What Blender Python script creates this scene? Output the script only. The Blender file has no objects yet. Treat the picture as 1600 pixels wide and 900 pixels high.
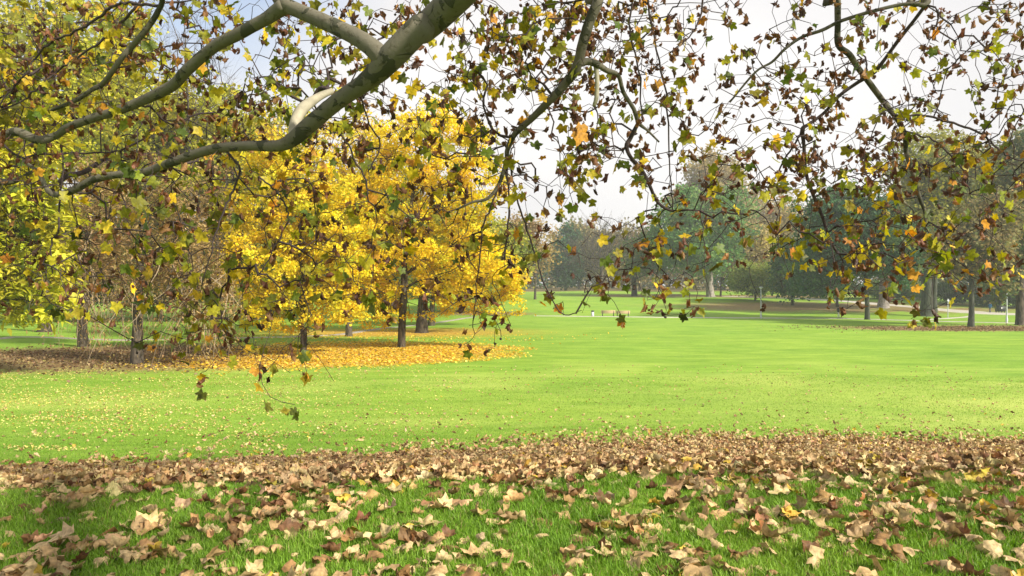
import bpy, math, random
import numpy as np
from mathutils import Vector

R = math.radians
rng = np.random.default_rng(7)
random.seed(7)
scn = bpy.context.scene
COL = scn.collection
FPX = 1164.0
CAMZ = 1.6
SUN_EL, SUN_AZ = 33.0, 125.0          # elevation; azimuth clockwise from +Y (camera looks along +Y)

# ------------------------------------------------------------------ camera, sky, sun
cam = bpy.data.objects.new('camera', bpy.data.cameras.new('camera'))
COL.objects.link(cam)
cam.location = (0, 0, CAMZ)
cam.rotation_euler = (R(90), 0, 0)
cam.data.sensor_width = 36
cam.data.lens = 36 * FPX / 1600
cam.data.clip_start = 0.1
cam.data.clip_end = 5000
scn.camera = cam

world = bpy.data.worlds.new('World')
scn.world = world
world.use_nodes = True
nt = world.node_tree
nt.nodes.clear()
n_out = nt.nodes.new('ShaderNodeOutputWorld')
n_bg = nt.nodes.new('ShaderNodeBackground')
n_bg.inputs['Strength'].default_value = 0.12
n_sky = nt.nodes.new('ShaderNodeTexSky')
n_sky.sky_type = 'NISHITA'
n_sky.sun_disc = False
n_sky.sun_elevation = R(SUN_EL)
n_sky.sun_rotation = R(SUN_AZ)
n_sky.dust_density = 2.0
n_tc = nt.nodes.new('ShaderNodeTexCoord')
n_map = nt.nodes.new('ShaderNodeMapping')
n_map.inputs['Scale'].default_value = (1.0, 1.0, 2.2)
n_no = nt.nodes.new('ShaderNodeTexNoise')
n_no.inputs['Scale'].default_value = 2.1
n_no.inputs['Detail'].default_value = 7
n_no.inputs['Roughness'].default_value = 0.55
n_dot = nt.nodes.new('ShaderNodeVectorMath'); n_dot.operation = 'DOT_PRODUCT'
bd = Vector((-0.42, 1.0, 0.42)).normalized()
n_dot.inputs[1].default_value = bd
n_mr = nt.nodes.new('ShaderNodeMapRange')
n_mr.inputs['From Min'].default_value = 0.955; n_mr.inputs['From Max'].default_value = 1.0
n_mr.inputs['To Min'].default_value = 0.0; n_mr.inputs['To Max'].default_value = 0.40
n_sub = nt.nodes.new('ShaderNodeMath'); n_sub.operation = 'SUBTRACT'
n_ramp = nt.nodes.new('ShaderNodeValToRGB')
n_ramp.color_ramp.elements[0].position = 0.0
n_ramp.color_ramp.elements[0].color = (0.32, 0.32, 0.32, 1)
n_ramp.color_ramp.elements[1].position = 0.34
n_ramp.color_ramp.elements[1].color = (1, 1, 1, 1)
n_no2 = nt.nodes.new('ShaderNodeTexNoise')
n_no2.inputs['Scale'].default_value = 1.3; n_no2.inputs['Detail'].default_value = 5
n_ccol = nt.nodes.new('ShaderNodeValToRGB')
n_ccol.color_ramp.elements[0].position = 0.38; n_ccol.color_ramp.elements[0].color = (0.58, 0.575, 0.60, 1)
n_ccol.color_ramp.elements[1].position = 0.65; n_ccol.color_ramp.elements[1].color = (0.82, 0.80, 0.79, 1)
n_cs = nt.nodes.new('ShaderNodeVectorMath'); n_cs.operation = 'SCALE'; n_cs.inputs['Scale'].default_value = 5.9
n_mix = nt.nodes.new('ShaderNodeMix'); n_mix.data_type = 'RGBA'
L = nt.links.new
L(n_tc.outputs['Generated'], n_map.inputs['Vector'])
L(n_map.outputs[0], n_no.inputs['Vector']); L(n_map.outputs[0], n_no2.inputs['Vector'])
L(n_tc.outputs['Generated'], n_dot.inputs[0])
L(n_dot.outputs['Value'], n_mr.inputs['Value'])
L(n_no.outputs['Fac'], n_sub.inputs[0]); L(n_mr.outputs[0], n_sub.inputs[1])
L(n_sub.outputs[0], n_ramp.inputs[0])
L(n_no2.outputs['Fac'], n_ccol.inputs[0])
L(n_ccol.outputs[0], n_cs.inputs[0])
L(n_ramp.outputs[0], n_mix.inputs[0])
L(n_sky.outputs[0], n_mix.inputs[6]); L(n_cs.outputs[0], n_mix.inputs[7])
L(n_mix.outputs[2], n_bg.inputs['Color']); L(n_bg.outputs[0], n_out.inputs['Surface'])

sun = bpy.data.objects.new('sun', bpy.data.lights.new('sun', 'SUN'))
COL.objects.link(sun)
sun.data.energy = 4.6
sun.data.angle = R(3.0)
sun.data.color = (1.0, 0.93, 0.80)
az = R(SUN_AZ)
sdir = Vector((math.sin(az) * math.cos(R(SUN_EL)), math.cos(az) * math.cos(R(SUN_EL)), math.sin(R(SUN_EL))))
sun.rotation_euler = (-sdir).to_track_quat('-Z', 'Y').to_euler()

scn.view_settings.view_transform = 'Standard'
scn.view_settings.look = 'None'
scn.view_settings.gamma = 1.0
scn.view_settings.use_curve_mapping = False
scn.view_settings.exposure = 0.86
scn.render.engine = 'CYCLES'
scn.cycles.use_denoising = True
scn.cycles.max_bounces = 6
scn.cycles.diffuse_bounces = 3
scn.cycles.transmission_bounces = 4
scn.cycles.volume_bounces = 1

# ------------------------------------------------------------------ helpers
_lat = rng.random((512, 512))
def vn(x, y, s=0):
    """bilinear value noise, 0..1"""
    x = np.asarray(x, float) + 31.7 * s + 1000; y = np.asarray(y, float) + 17.3 * s + 1000
    xi = np.floor(x).astype(int); yi = np.floor(y).astype(int)
    fx = x - xi; fy = y - yi
    fx = fx * fx * (3 - 2 * fx); fy = fy * fy * (3 - 2 * fy)
    a = _lat[xi % 512, yi % 512]; b = _lat[(xi + 1) % 512, yi % 512]
    c = _lat[xi % 512, (yi + 1) % 512]; d = _lat[(xi + 1) % 512, (yi + 1) % 512]
    return (a * (1 - fx) + b * fx) * (1 - fy) + (c * (1 - fx) + d * fx) * fy
def fbm(x, y, s=0):
    return (vn(x, y, s) * 4 + vn(x * 2.1, y * 2.1, s + 1) * 2 + vn(x * 4.3, y * 4.3, s + 2)) / 7

def sm(a, b, x):
    t = np.clip((np.asarray(x, float) - a) / (b - a), 0, 1)
    return t * t * (3 - 2 * t)

_d = np.array([-200, -5, 0, 4, 6.6, 8.5, 11, 14, 20, 30, 40, 60, 80, 107, 118, 130, 160, 200, 260, 400, 700, 1500.])
_z = np.array([-1.6, -1.6, -1.6, -1.6, -1.67, -2.06, -2.62, -3.13, -3.72, -4.02, -4.06, -4.12, -4.2, -4.32, -4.2, -3.5, -2.2, -1.2, -0.6, 0.5, 3, 10.]) + CAMZ
_dt = np.linspace(-60, 900, 9601)
_zt = np.interp(_dt, _d, _z)
_k1 = np.hanning(21); _k1 /= _k1.sum()
_k2 = np.hanning(161); _k2 /= _k2.sum()
_za = np.convolve(np.pad(_zt, 10, mode='edge'), _k1, 'valid')
_zb = np.convolve(np.pad(_zt, 80, mode='edge'), _k2, 'valid')
_w = sm(20, 45, _dt)
_zt = _za * (1 - _w) + _zb * _w
def G(x, y):
    x = np.asarray(x, float); y = np.asarray(y, float)
    fall = np.exp(-(y / 22.0) ** 2) * sm(1, 6, y)
    d = y - 0.16 * np.minimum(x, 1.5) * fall
    z = np.interp(d, _dt, _zt)
    z = z + 0.05 * (vn(x / 1.7, y / 1.7, 3) - .5) * sm(1, 4, y) + 0.22 * (vn(x / 9, y / 9, 5) - .5) * sm(9, 24, y)
    return z

def at(px, py, d):
    """a point d metres ahead of the camera that shows at photo pixel (px, py)"""
    return np.array([d * (px - 800) / FPX, d, CAMZ - d * (py - 450) / FPX])
def on_ground(px, d):
    x = d * (px - 800) / FPX
    return np.array([x, d, float(G(x, d))])

def mesh_obj(name, v, f, mat, parent=None, col=None, smooth=False, midx=None):
    """v (n,3), f (m,k) with k 3 or 4, or a list of such arrays"""
    me = bpy.data.meshes.new(name)
    v = np.asarray(v, np.float32)
    fl = f if isinstance(f, list) else [f]
    fl = [np.asarray(q, np.int32) for q in fl if len(q)]
    me.vertices.add(len(v)); me.vertices.foreach_set('co', v.ravel())
    loops = np.concatenate([q.ravel() for q in fl]) if fl else np.zeros(0, np.int32)
    sizes = np.concatenate([np.full(len(q), q.shape[1], np.int32) for q in fl]) if fl else np.zeros(0, np.int32)
    starts = np.concatenate([[0], np.cumsum(sizes)[:-1]]).astype(np.int32) if len(sizes) else sizes
    me.loops.add(len(loops)); me.loops.foreach_set('vertex_index', loops)
    me.polygons.add(len(sizes)); me.polygons.foreach_set('loop_start', starts)
    me.polygons.foreach_set('loop_total', sizes)
    if smooth:
        me.polygons.foreach_set('use_smooth', np.ones(len(sizes), bool))
    if col is not None:
        a = me.color_attributes.new('Col', 'FLOAT_COLOR', 'POINT')
        c = np.ones((len(v), 4), np.float32); c[:, :3] = col
        a.data.foreach_set('color', c.ravel())
    me.update(calc_edges=True)
    for m in (mat if isinstance(mat, list) else [mat]):
        me.materials.append(m)
    if midx is not None:
        me.polygons.foreach_set('material_index', midx)
    o = bpy.data.objects.new(name, me)
    COL.objects.link(o)
    if parent is not None:
        o.parent = parent
    return o

def tag(o, label=None, cat=None, group=None, kind=None):
    if label: o['label'] = label
    if cat: o['category'] = cat
    if group: o['group'] = group
    if kind: o['kind'] = kind
    return o
def empty(name, loc, rz=0):
    o = bpy.data.objects.new(name, None); COL.objects.link(o)
    o.location = [float(c) for c in loc]; o.rotation_euler = (0, 0, rz)
    return o

def ortho(t):
    t = t / (np.linalg.norm(t, axis=-1, keepdims=True) + 1e-9)
    ref = np.where(np.abs(t[..., 2:3]) > 0.9, np.array([1., 0, 0]), np.array([0, 0, 1.]))
    u = np.cross(t, ref); u /= (np.linalg.norm(u, axis=-1, keepdims=True) + 1e-9)
    w = np.cross(t, u)
    return u, w

def tube(pts, rad, sides=8, wob=0.0, cap=True):
    pts = np.asarray(pts, float); rad = np.asarray(rad, float); n = len(pts)
    tan = np.gradient(pts, axis=0)
    tan /= np.linalg.norm(tan, axis=1, keepdims=True) + 1e-9
    u = np.zeros_like(pts)
    u0, _ = ortho(tan[0]); u[0] = u0
    for i in range(1, n):
        q = u[i - 1] - tan[i] * np.dot(u[i - 1], tan[i]); u[i] = q / (np.linalg.norm(q) + 1e-9)
    w = np.cross(tan, u)
    a = np.arange(sides) / sides * 2 * np.pi
    rr = rad[:, None] * (1 + wob * (rng.random((n, sides)) - .5))
    v = pts[:, None] + rr[..., None] * (np.cos(a)[None, :, None] * u[:, None] + np.sin(a)[None, :, None] * w[:, None])
    v = v.reshape(-1, 3)
    i = np.arange(n - 1)[:, None] * sides; j = np.arange(sides)[None, :]; j2 = (j + 1) % sides
    f = np.stack([i + j, i + j2, i + sides + j2, i + sides + j], -1).reshape(-1, 4)
    fl = [f]
    if cap:
        v = np.vstack([v, pts[0], pts[-1]])
        c0, c1 = n * sides, n * sides + 1
        j = np.arange(sides); j2 = (j + 1) % sides
        fl.append(np.vstack([np.stack([np.full(sides, c0), j2, j], -1), np.stack([np.full(sides, c1), (n - 1) * sides + j, (n - 1) * sides + j2], -1)]))
    return v, fl

def cat_meshes(parts):
    V, F4, F3, o = [], [], [], 0
    for v, fl in parts:
        for q in (fl if isinstance(fl, list) else [fl]):
            q = np.asarray(q)
            if not len(q): continue
            (F4 if q.shape[1] == 4 else F3).append(q + o)
        V.append(v); o += len(v)
    out = []
    if F4: out.append(np.vstack(F4))
    if F3: out.append(np.vstack(F3))
    return np.vstack(V), out

def edges_mesh(A, B, ra, rb, sides=4):
    t = B - A
    ext = t * 0.04
    A = A - ext; B = B + ext
    u, w = ortho(t)
    a = np.arange(sides) / sides * 2 * np.pi
    c, s = np.cos(a)[None, :, None], np.sin(a)[None, :, None]
    ring = c * u[:, None] + s * w[:, None]
    va = A[:, None] + ra[:, None, None] * ring
    vb = B[:, None] + rb[:, None, None] * ring
    v = np.concatenate([va, vb], 1).reshape(-1, 3)
    n = len(A)
    o = np.arange(n)[:, None] * 2 * sides
    j = np.arange(sides)[None]; j2 = (j + 1) % sides
    f = np.stack([o + j, o + j2, o + sides + j2, o + sides + j], -1).reshape(-1, 4)
    return v, f

def spline(pts, k=6):
    """Catmull-Rom through rows (any width)"""
    P = np.asarray(pts, float)
    if len(P) < 3:
        t = np.linspace(0, 1, k * 2)[:, None]; return P[0] * (1 - t) + P[-1] * t
    Q = np.vstack([2 * P[0] - P[1], P, 2 * P[-1] - P[-2]])
    out = []
    for i in range(1, len(Q) - 2):
        for t in np.arange(k) / k:
            a, b, c, d = Q[i - 1], Q[i], Q[i + 1], Q[i + 2]
            out.append(.5 * ((2 * b) + (c - a) * t + (2 * a - 5 * b + 4 * c - d) * t * t + (3 * b - a - 3 * c + d) * t ** 3))
    out.append(P[-1])
    return np.array(out)

def grow(nodes, parents, plen, targets, bf=0.35, seg=0.35, droop=0.1, wig=0.08, jit=None):
    """greedy branching: every target is joined to the node that is cheapest by distance plus path length.
    returns nodes, parent index, index of the node at each target"""
    nodes = [np.array(n, float) for n in nodes]; parents = list(parents); plen = list(plen)
    T = np.asarray(targets, float); n = len(T)
    N0 = np.array(nodes); PL = np.array(plen)
    best = np.full(n, 1e9); bi = np.zeros(n, int)
    for s in range(0, len(N0), 64):
        D = np.linalg.norm(T[:, None] - N0[None, s:s + 64], axis=2) + bf * PL[None, s:s + 64]
        k = D.argmin(1); m = D[np.arange(n), k]
        u = m < best; best[u] = m[u]; bi[u] = k[u] + s
    done = np.zeros(n, bool); tip = np.zeros(n, int)
    for _ in range(n):
        j = int(np.where(done, 1e9, best).argmin())
        done[j] = True
        a = nodes[bi[j]]; b = T[j]; L_ = np.linalg.norm(b - a)
        m = max(1, int(L_ / seg)); prev = bi[j]; new = []
        if m > 1:
            side = rng.normal(size=3) * wig * L_
        for q in range(1, m + 1):
            t = q / m
            p = a + (b - a) * t
            if m > 1 and q < m:
                p = p + side * math.sin(math.pi * t) + np.array([0, 0, droop * L_ * math.sin(math.pi * t)]) + rng.normal(size=3) * wig * seg * .6
            nodes.append(p); parents.append(prev); plen.append(plen[prev] + np.linalg.norm(p - nodes[prev]))
            prev = len(nodes) - 1; new.append(prev)
        tip[j] = prev
        NP_ = np.array([nodes[k] for k in new]); PP = np.array([plen[k] for k in new])
        D = np.linalg.norm(T[:, None] - NP_[None], axis=2) + bf * PP[None]
        k = D.argmin(1); mm = D[np.arange(n), k]
        u = (mm < best) & ~done
        best[u] = mm[u]; bi[u] = np.array(new)[k[u]]
    return np.array(nodes), np.array(parents), tip

def pipe_radius(parents, nfix, r0, p=0.48, rmax=9):
    n = len(parents); w = np.zeros(n)
    child = np.zeros(n, int)
    for i in range(n):
        if parents[i] >= 0: child[parents[i]] += 1
    w[child == 0] = 1
    for i in range(n - 1, -1, -1):
        if parents[i] >= 0: w[parents[i]] += w[i]
    return np.minimum(r0 * np.maximum(w, 1) ** p, rmax), w

def rotmats(ax, ay, az_):
    cx, sx, cy, sy, cz, sz = np.cos(ax), np.sin(ax), np.cos(ay), np.sin(ay), np.cos(az_), np.sin(az_)
    M = np.empty((len(ax), 3, 3))
    M[:, 0, 0] = cz * cy; M[:, 0, 1] = cz * sy * sx - sz * cx; M[:, 0, 2] = cz * sy * cx + sz * sx
    M[:, 1, 0] = sz * cy; M[:, 1, 1] = sz * sy * sx + cz * cx; M[:, 1, 2] = sz * sy * cx - cz * sx
    M[:, 2, 0] = -sy; M[:, 2, 1] = cy * sx; M[:, 2, 2] = cy * cx
    return M

def scatter(shapes, which, pos, M, scale, col):
    """place copies of small shapes; shapes = [(verts, tris)]"""
    VV, FF, CC, o = [], [], [], 0
    for k, (sv, sf) in enumerate(shapes):
        m = which == k
        n = int(m.sum())
        if not n: continue
        v = np.einsum('nij,vj->nvi', M[m], sv) * scale[m][:, None, None] + pos[m][:, None]
        f = sf[None] + (np.arange(n) * len(sv))[:, None, None] + o
        VV.append(v.reshape(-1, 3)); FF.append(f.reshape(-1, sf.shape[1]))
        CC.append(np.repeat(col[m], len(sv), 0)); o += n * len(sv)
    return np.vstack(VV), np.vstack(FF), np.vstack(CC)

def palette(cols, weights, n, var=0.18):
    cols = np.array(cols); w = np.array(weights, float); w /= w.sum()
    c = cols[rng.choice(len(cols), n, p=w)]
    return np.clip(c * (1 + var * rng.normal(size=(n, 1))) * (1 + 0.06 * rng.normal(size=(n, 3))), 0.004, 0.95)

# ------------------------------------------------------------------ materials
def new_mat(name):
    m = bpy.data.materials.new(name); m.use_nodes = True
    t = m.node_tree; t.nodes.clear()
    return m, t, t.nodes, t.links.new
def leaf_mat(name, transl=0.35, rough=0.6, spec=0.25, vein=False):
    m, t, N, L = new_mat(name)
    o = N.new('ShaderNodeOutputMaterial'); p = N.new('ShaderNodeBsdfPrincipled'); tr = N.new('ShaderNodeBsdfTranslucent')
    mx = N.new('ShaderNodeMixShader'); a = N.new('ShaderNodeAttribute'); a.attribute_name = 'Col'
    p.inputs['Roughness'].default_value = rough
    p.inputs['Specular IOR Level'].default_value = spec
    src = a.outputs['Color']
    if vein:
        g = N.new('ShaderNodeNewGeometry')
        no = N.new('ShaderNodeTexNoise'); no.inputs['Scale'].default_value = 38; no.inputs['Detail'].default_value = 5
        L(g.outputs['Position'], no.inputs['Vector'])
        mr = N.new('ShaderNodeMapRange'); mr.inputs['To Min'].default_value = 0.62; mr.inputs['To Max'].default_value = 1.35
        mr.inputs['From Min'].default_value = 0.3; mr.inputs['From Max'].default_value = 0.7
        L(no.outputs['Fac'], mr.inputs['Value'])
        sc = N.new('ShaderNodeVectorMath'); sc.operation = 'SCALE'
        L(src, sc.inputs[0]); L(mr.outputs[0], sc.inputs['Scale'])
        src = sc.outputs[0]
        b = N.new('ShaderNodeBump'); b.inputs['Strength'].default_value = 0.35; b.inputs['Distance'].default_value = 0.01
        L(no.outputs['Fac'], b.inputs['Height']); L(b.outputs[0], p.inputs['Normal'])
    L(src, p.inputs['Base Color'])
    h = N.new('ShaderNodeHueSaturation'); h.inputs['Saturation'].default_value = 1.1; h.inputs['Value'].default_value = 1.15
    L(src, h.inputs['Color']); L(h.outputs[0], tr.inputs['Color'])
    mx.inputs[0].default_value = transl
    L(p.outputs[0], mx.inputs[1]); L(tr.outputs[0], mx.inputs[2]); L(mx.outputs[0], o.inputs['Surface'])
    return m
def plain_mat(name, col, rough=0.8, metal=0.0, nscale=8.0, var=0.25, bump=0.3, bdist=0.02, spec=0.3):
    m, t, N, L = new_mat(name)
    o = N.new('ShaderNodeOutputMaterial'); p = N.new('ShaderNodeBsdfPrincipled')
    tc = N.new('ShaderNodeTexCoord'); no = N.new('ShaderNodeTexNoise')
    no.inputs['Scale'].default_value = nscale; no.inputs['Detail'].default_value = 6
    r = N.new('ShaderNodeValToRGB'); c = np.array(col)
    r.color_ramp.elements[0].position = 0.3; r.color_ramp.elements[0].color = (*np.clip(c * (1 - var), 0, 1), 1)
    r.color_ramp.elements[1].position = 0.7; r.color_ramp.elements[1].color = (*np.clip(c * (1 + var), 0, 1), 1)
    b = N.new('ShaderNodeBump'); b.inputs['Strength'].default_value = bump; b.inputs['Distance'].default_value = bdist
    L(tc.outputs['Object'], no.inputs['Vector']); L(no.outputs['Fac'], r.inputs[0]); L(r.outputs[0], p.inputs['Base Color'])
    L(no.outputs['Fac'], b.inputs['Height']); L(b.outputs[0], p.inputs['Normal']); L(p.outputs[0], o.inputs['Surface'])
    p.inputs['Roughness'].default_value = rough; p.inputs['Metallic'].default_value = metal
    p.inputs['Specular IOR Level'].default_value = spec
    return m
def bark_mat(name, dark, light, zs=0.22, scale=7.0):
    """furrowed bark: noise stretched along the trunk"""
    m, t, N, L = new_mat(name)
    o = N.new('ShaderNodeOutputMaterial'); p = N.new('ShaderNodeBsdfPrincipled')
    tc = N.new('ShaderNodeTexCoord'); mp = N.new('ShaderNodeMapping'); mp.inputs['Scale'].default_value = (1, 1, zs)
    no = N.new('ShaderNodeTexNoise'); no.inputs['Scale'].default_value = scale; no.inputs['Detail'].default_value = 8; no.inputs['Roughness'].default_value = .65
    r = N.new('ShaderNodeValToRGB')
    r.color_ramp.elements[0].position = 0.38; r.color_ramp.elements[0].color = (*dark, 1)
    r.color_ramp.elements[1].position = 0.62; r.color_ramp.elements[1].color = (*light, 1)
    b = N.new('ShaderNodeBump'); b.inputs['Strength'].default_value = 0.8; b.inputs['Distance'].default_value = 0.05
    L(tc.outputs['Object'], mp.inputs[0]); L(mp.outputs[0], no.inputs['Vector']); L(no.outputs['Fac'], r.inputs[0])
    L(r.outputs[0], p.inputs['Base Color']); L(no.outputs['Fac'], b.inputs['Height']); L(b.outputs[0], p.inputs['Normal'])
    p.inputs['Roughness'].default_value = 0.9; p.inputs['Specular IOR Level'].default_value = 0.15
    L(p.outputs[0], o.inputs['Surface'])
    return m
def plane_bark():
    m, t, N, L = new_mat('plane_bark')
    o = N.new('ShaderNodeOutputMaterial'); p = N.new('ShaderNodeBsdfPrincipled')
    tc = N.new('ShaderNodeTexCoord')
    n0 = N.new('ShaderNodeTexNoise'); n0.inputs['Scale'].default_value = 11; n0.inputs['Detail'].default_value = 5; n0.inputs['Roughness'].default_value = .6
    r0 = N.new('ShaderNodeValToRGB'); e = r0.color_ramp.elements
    e[0].position = 0.0; e[0].color = (0.088, 0.080, 0.058, 1)
    e[1].position = 1.0; e[1].color = (0.175, 0.16, 0.118, 1)
    n1 = N.new('ShaderNodeTexNoise'); n1.inputs['Scale'].default_value = 5.5; n1.inputs['Detail'].default_value = 6; n1.inputs['Roughness'].default_value = .5; n1.inputs['Distortion'].default_value = 0.8
    r1 = N.new('ShaderNodeValToRGB'); r1.color_ramp.elements[0].position = 0.545; r1.color_ramp.elements[1].position = 0.565
    n2 = N.new('ShaderNodeTexNoise'); n2.inputs['Scale'].default_value = 16; n2.inputs['Detail'].default_value = 5; n2.inputs['Distortion'].default_value = 1.0
    r2 = N.new('ShaderNodeValToRGB'); r2.color_ramp.elements[0].position = 0.60; r2.color_ramp.elements[1].position = 0.615
    m1 = N.new('ShaderNodeMix'); m1.data_type = 'RGBA'; m1.inputs[7].default_value = (0.055, 0.055, 0.035, 1)
    m2 = N.new('ShaderNodeMix'); m2.data_type = 'RGBA'; m2.inputs[7].default_value = (0.10, 0.088, 0.06, 1)
    n3 = N.new('ShaderNodeTexNoise'); n3.inputs['Scale'].default_value = 45; n3.inputs['Detail'].default_value = 4
    b = N.new('ShaderNodeBump'); b.inputs['Strength'].default_value = 0.9; b.inputs['Distance'].default_value = 0.012
    ad = N.new('ShaderNodeMath'); ad.operation = 'MULTIPLY_ADD'; ad.inputs[1].default_value = 0.35
    for q in (n0, n1, n2, n3): L(tc.outputs['Object'], q.inputs['Vector'])
    L(n0.outputs['Fac'], r0.inputs[0]); L(n1.outputs['Fac'], r1.inputs[0]); L(n2.outputs['Fac'], r2.inputs[0])
    L(r2.outputs[0], m2.inputs[0]); L(r0.outputs[0], m2.inputs[6]); L(m2.outputs[2], m1.inputs[6]); L(r1.outputs[0], m1.inputs[0])
    L(m1.outputs[2], p.inputs['Base Color'])
    L(n3.outputs['Fac'], ad.inputs[0]); L(r1.outputs[0], ad.inputs[2]); L(ad.outputs[0], b.inputs['Height']); L(b.outputs[0], p.inputs['Normal'])
    p.inputs['Roughness'].default_value = 0.8; p.inputs['Specular IOR Level'].default_value = 0.2
    L(p.outputs[0], o.inputs['Surface'])
    return m

M_LEAF = leaf_mat('foliage', 0.38, 0.65, 0.15)
M_PLANE = leaf_mat('plane_leaf', 0.30, 0.5, 0.3, vein=True)
M_DRY = leaf_mat('dry_leaf', 0.12, 0.6, 0.25, vein=True)
M_GRASS = leaf_mat('grass_blade', 0.35, 0.5, 0.25)
M_PBARK = plane_bark()
M_TWIG = plain_mat('twig_bark', (0.055, 0.040, 0.038), 0.9, nscale=30, var=.4)
M_BARK = bark_mat('dark_bark', (0.018, 0.014, 0.011), (0.10, 0.08, 0.055))
M_BARKG = bark_mat('grey_bark', (0.028, 0.022, 0.017), (0.125, 0.102, 0.078))
M_BARKGR = bark_mat('mossy_bark', (0.02, 0.024, 0.018), (0.085, 0.09, 0.065))
M_BARE = plain_mat('bare_pale_wood', (.33, .30, .22), .7, nscale=12, var=.2)
M_PTWIG = plain_mat('pale_twig', (.34, .26, .17), .9, nscale=4)
M_BARKP = bark_mat('pale_bark', (0.12, 0.105, 0.095), (0.36, 0.32, 0.28))

def ground_mat():
    m, t, N, L = new_mat('lawn')
    o = N.new('ShaderNodeOutputMaterial'); p = N.new('ShaderNodeBsdfPrincipled')
    g = N.new('ShaderNodeNewGeometry'); a = N.new('ShaderNodeAttribute'); a.attribute_name = 'Col'
    sep = N.new('ShaderNodeSeparateColor'); L(a.outputs['Color'], sep.inputs[0])
    def noise(s, det=6, rough=.6, scl=(1, 1, 1)):
        mp = N.new('ShaderNodeMapping'); mp.inputs['Scale'].default_value = scl
        q = N.new('ShaderNodeTexNoise'); q.inputs['Scale'].default_value = s; q.inputs['Detail'].default_value = det; q.inputs['Roughness'].default_value = rough
        L(g.outputs['Position'], mp.inputs[0]); L(mp.outputs[0], q.inputs['Vector']); return q.outputs['Fac']
    def ramp(src, p0, c0, p1, c1):
        r = N.new('ShaderNodeValToRGB'); e = r.color_ramp.elements
        e[0].position = p0; e[0].color = (*c0, 1); e[1].position = p1; e[1].color = (*c1, 1); L(src, r.inputs[0]); return r.outputs[0]
    def mix(f, c1, c2, mode='MIX'):
        q = N.new('ShaderNodeMix'); q.data_type = 'RGBA'; q.blend_type = mode
        for k, s in ((0, f), (6, c1), (7, c2)):
            if hasattr(s, 'is_linked') or hasattr(s, 'links'): L(s, q.inputs[k])
            elif isinstance(s, float): q.inputs[k].default_value = s
            else: q.inputs[k].default_value = (*s, 1)
        return q.outputs[2]
    big = noise(0.09, 4, .55, (1, 0.8, 1)); mid = noise(0.9, 6, .65, (0.6, 1.6, 1)); fine = noise(14, 7, .75, (1, 1, 1))
    base = ramp(big, 0.32, (0.185, 0.365, 0.026), 0.68, (0.31, 0.46, 0.042))
    c = mix(0.55, base, ramp(mid, 0.3, (0.105, 0.235, 0.022), 0.7, (0.32, 0.42, 0.085)))
    c = mix(1.0, c, ramp(noise(.38, 5, .7, (.45, 1.5, 1)), 0.36, (0.78, 0.86, 0.74), 0.64, (1.14, 1.10, 1.12)), 'MULTIPLY')
    c = mix(0.8, c, ramp(fine, 0.30, (0.42, 0.42, 0.40), 0.72, (1.38, 1.38, 1.3)), 'MULTIPLY')
    c = mix(sep.outputs[2], c, ramp(fine, 0.3, (0.26, 0.36, 0.05), 0.7, (0.50, 0.55, 0.14)))
    # litter patches: mask plus noise, with a ragged edge
    def thr(chan, src, k=1.0):
        s = N.new('ShaderNodeMath'); s.operation = 'ADD'; L(chan, s.inputs[0]); L(src, s.inputs[1])
        mr = N.new('ShaderNodeMapRange'); mr.inputs['From Min'].default_value = 0.92; mr.inputs['From Max'].default_value = 1.12
        L(s.outputs[0], mr.inputs['Value']); return mr.outputs[0]
    lit = noise(9, 6, .8); lit2 = noise(2.2, 6, .8)
    brown = ramp(noise(2.5, 8, .85), 0.3, (0.085, 0.058, 0.026), 0.7, (0.36, 0.27, 0.11))
    yel = ramp(noise(7, 8, .8), 0.30, (0.30, 0.17, 0.03), 0.7, (0.62, 0.40, 0.06))
    c = mix(thr(sep.outputs[0], lit2), c, brown)
    c = mix(thr(sep.outputs[1], lit), c, yel)
    L(c, p.inputs['Base Color'])
    b = N.new('ShaderNodeBump'); b.inputs['Strength'].default_value = 0.6; b.inputs['Distance'].default_value = 0.05
    L(fine, b.inputs['Height']); L(b.outputs[0], p.inputs['Normal'])
    p.inputs['Roughness'].default_value = 0.85; p.inputs['Specular IOR Level'].default_value = 0.1
    L(p.outputs[0], o.inputs['Surface'])
    return m
M_LAWN = ground_mat()
M_PATH = plain_mat('path_gravel', (0.44, 0.41, 0.35), 0.9, nscale=3, var=.2)

# ------------------------------------------------------------------ ground
def ell(x, y, cx, cy, rx, ry):
    return np.sqrt(((x - cx) / rx) ** 2 + ((y - cy) / ry) ** 2)
def gx(px, d): return d * (px - 800) / FPX
def brown_mask(x, y):
    m = 1.15 - ell(x, y, gx(165, 43), 45, 12.5, 9.0) * .62                           # under the brown conifers
    m = np.maximum(m, 1.02 - ell(x, y, gx(1540, 76), 77, 17, 7) * .6)          # under the trees on the right
    m = np.maximum(m, (1.02 - ell(x, y, gx(1340, 130), 134, 34, 14) * .52) - .22 * (fbm(x / 7, y / 4, 50) < .45))      # far right slope
    m = np.maximum(m, (.98 - ell(x, y, gx(1180, 155), 172, 36, 11) * .52) - .22 * (fbm(x / 7, y / 4, 51) < .45))
    m = np.maximum(m, (1.06 - ell(x, y, gx(1030, 172), 176, 20, 10) * .6))
    m = np.maximum(m, 0.75 * sm(205, 230, y))
    m = np.maximum(m, (1.0 - ell(x, y, gx(760, 110), 118, 9, 6) * .6))
    return np.clip(m, 0, 1)
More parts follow.
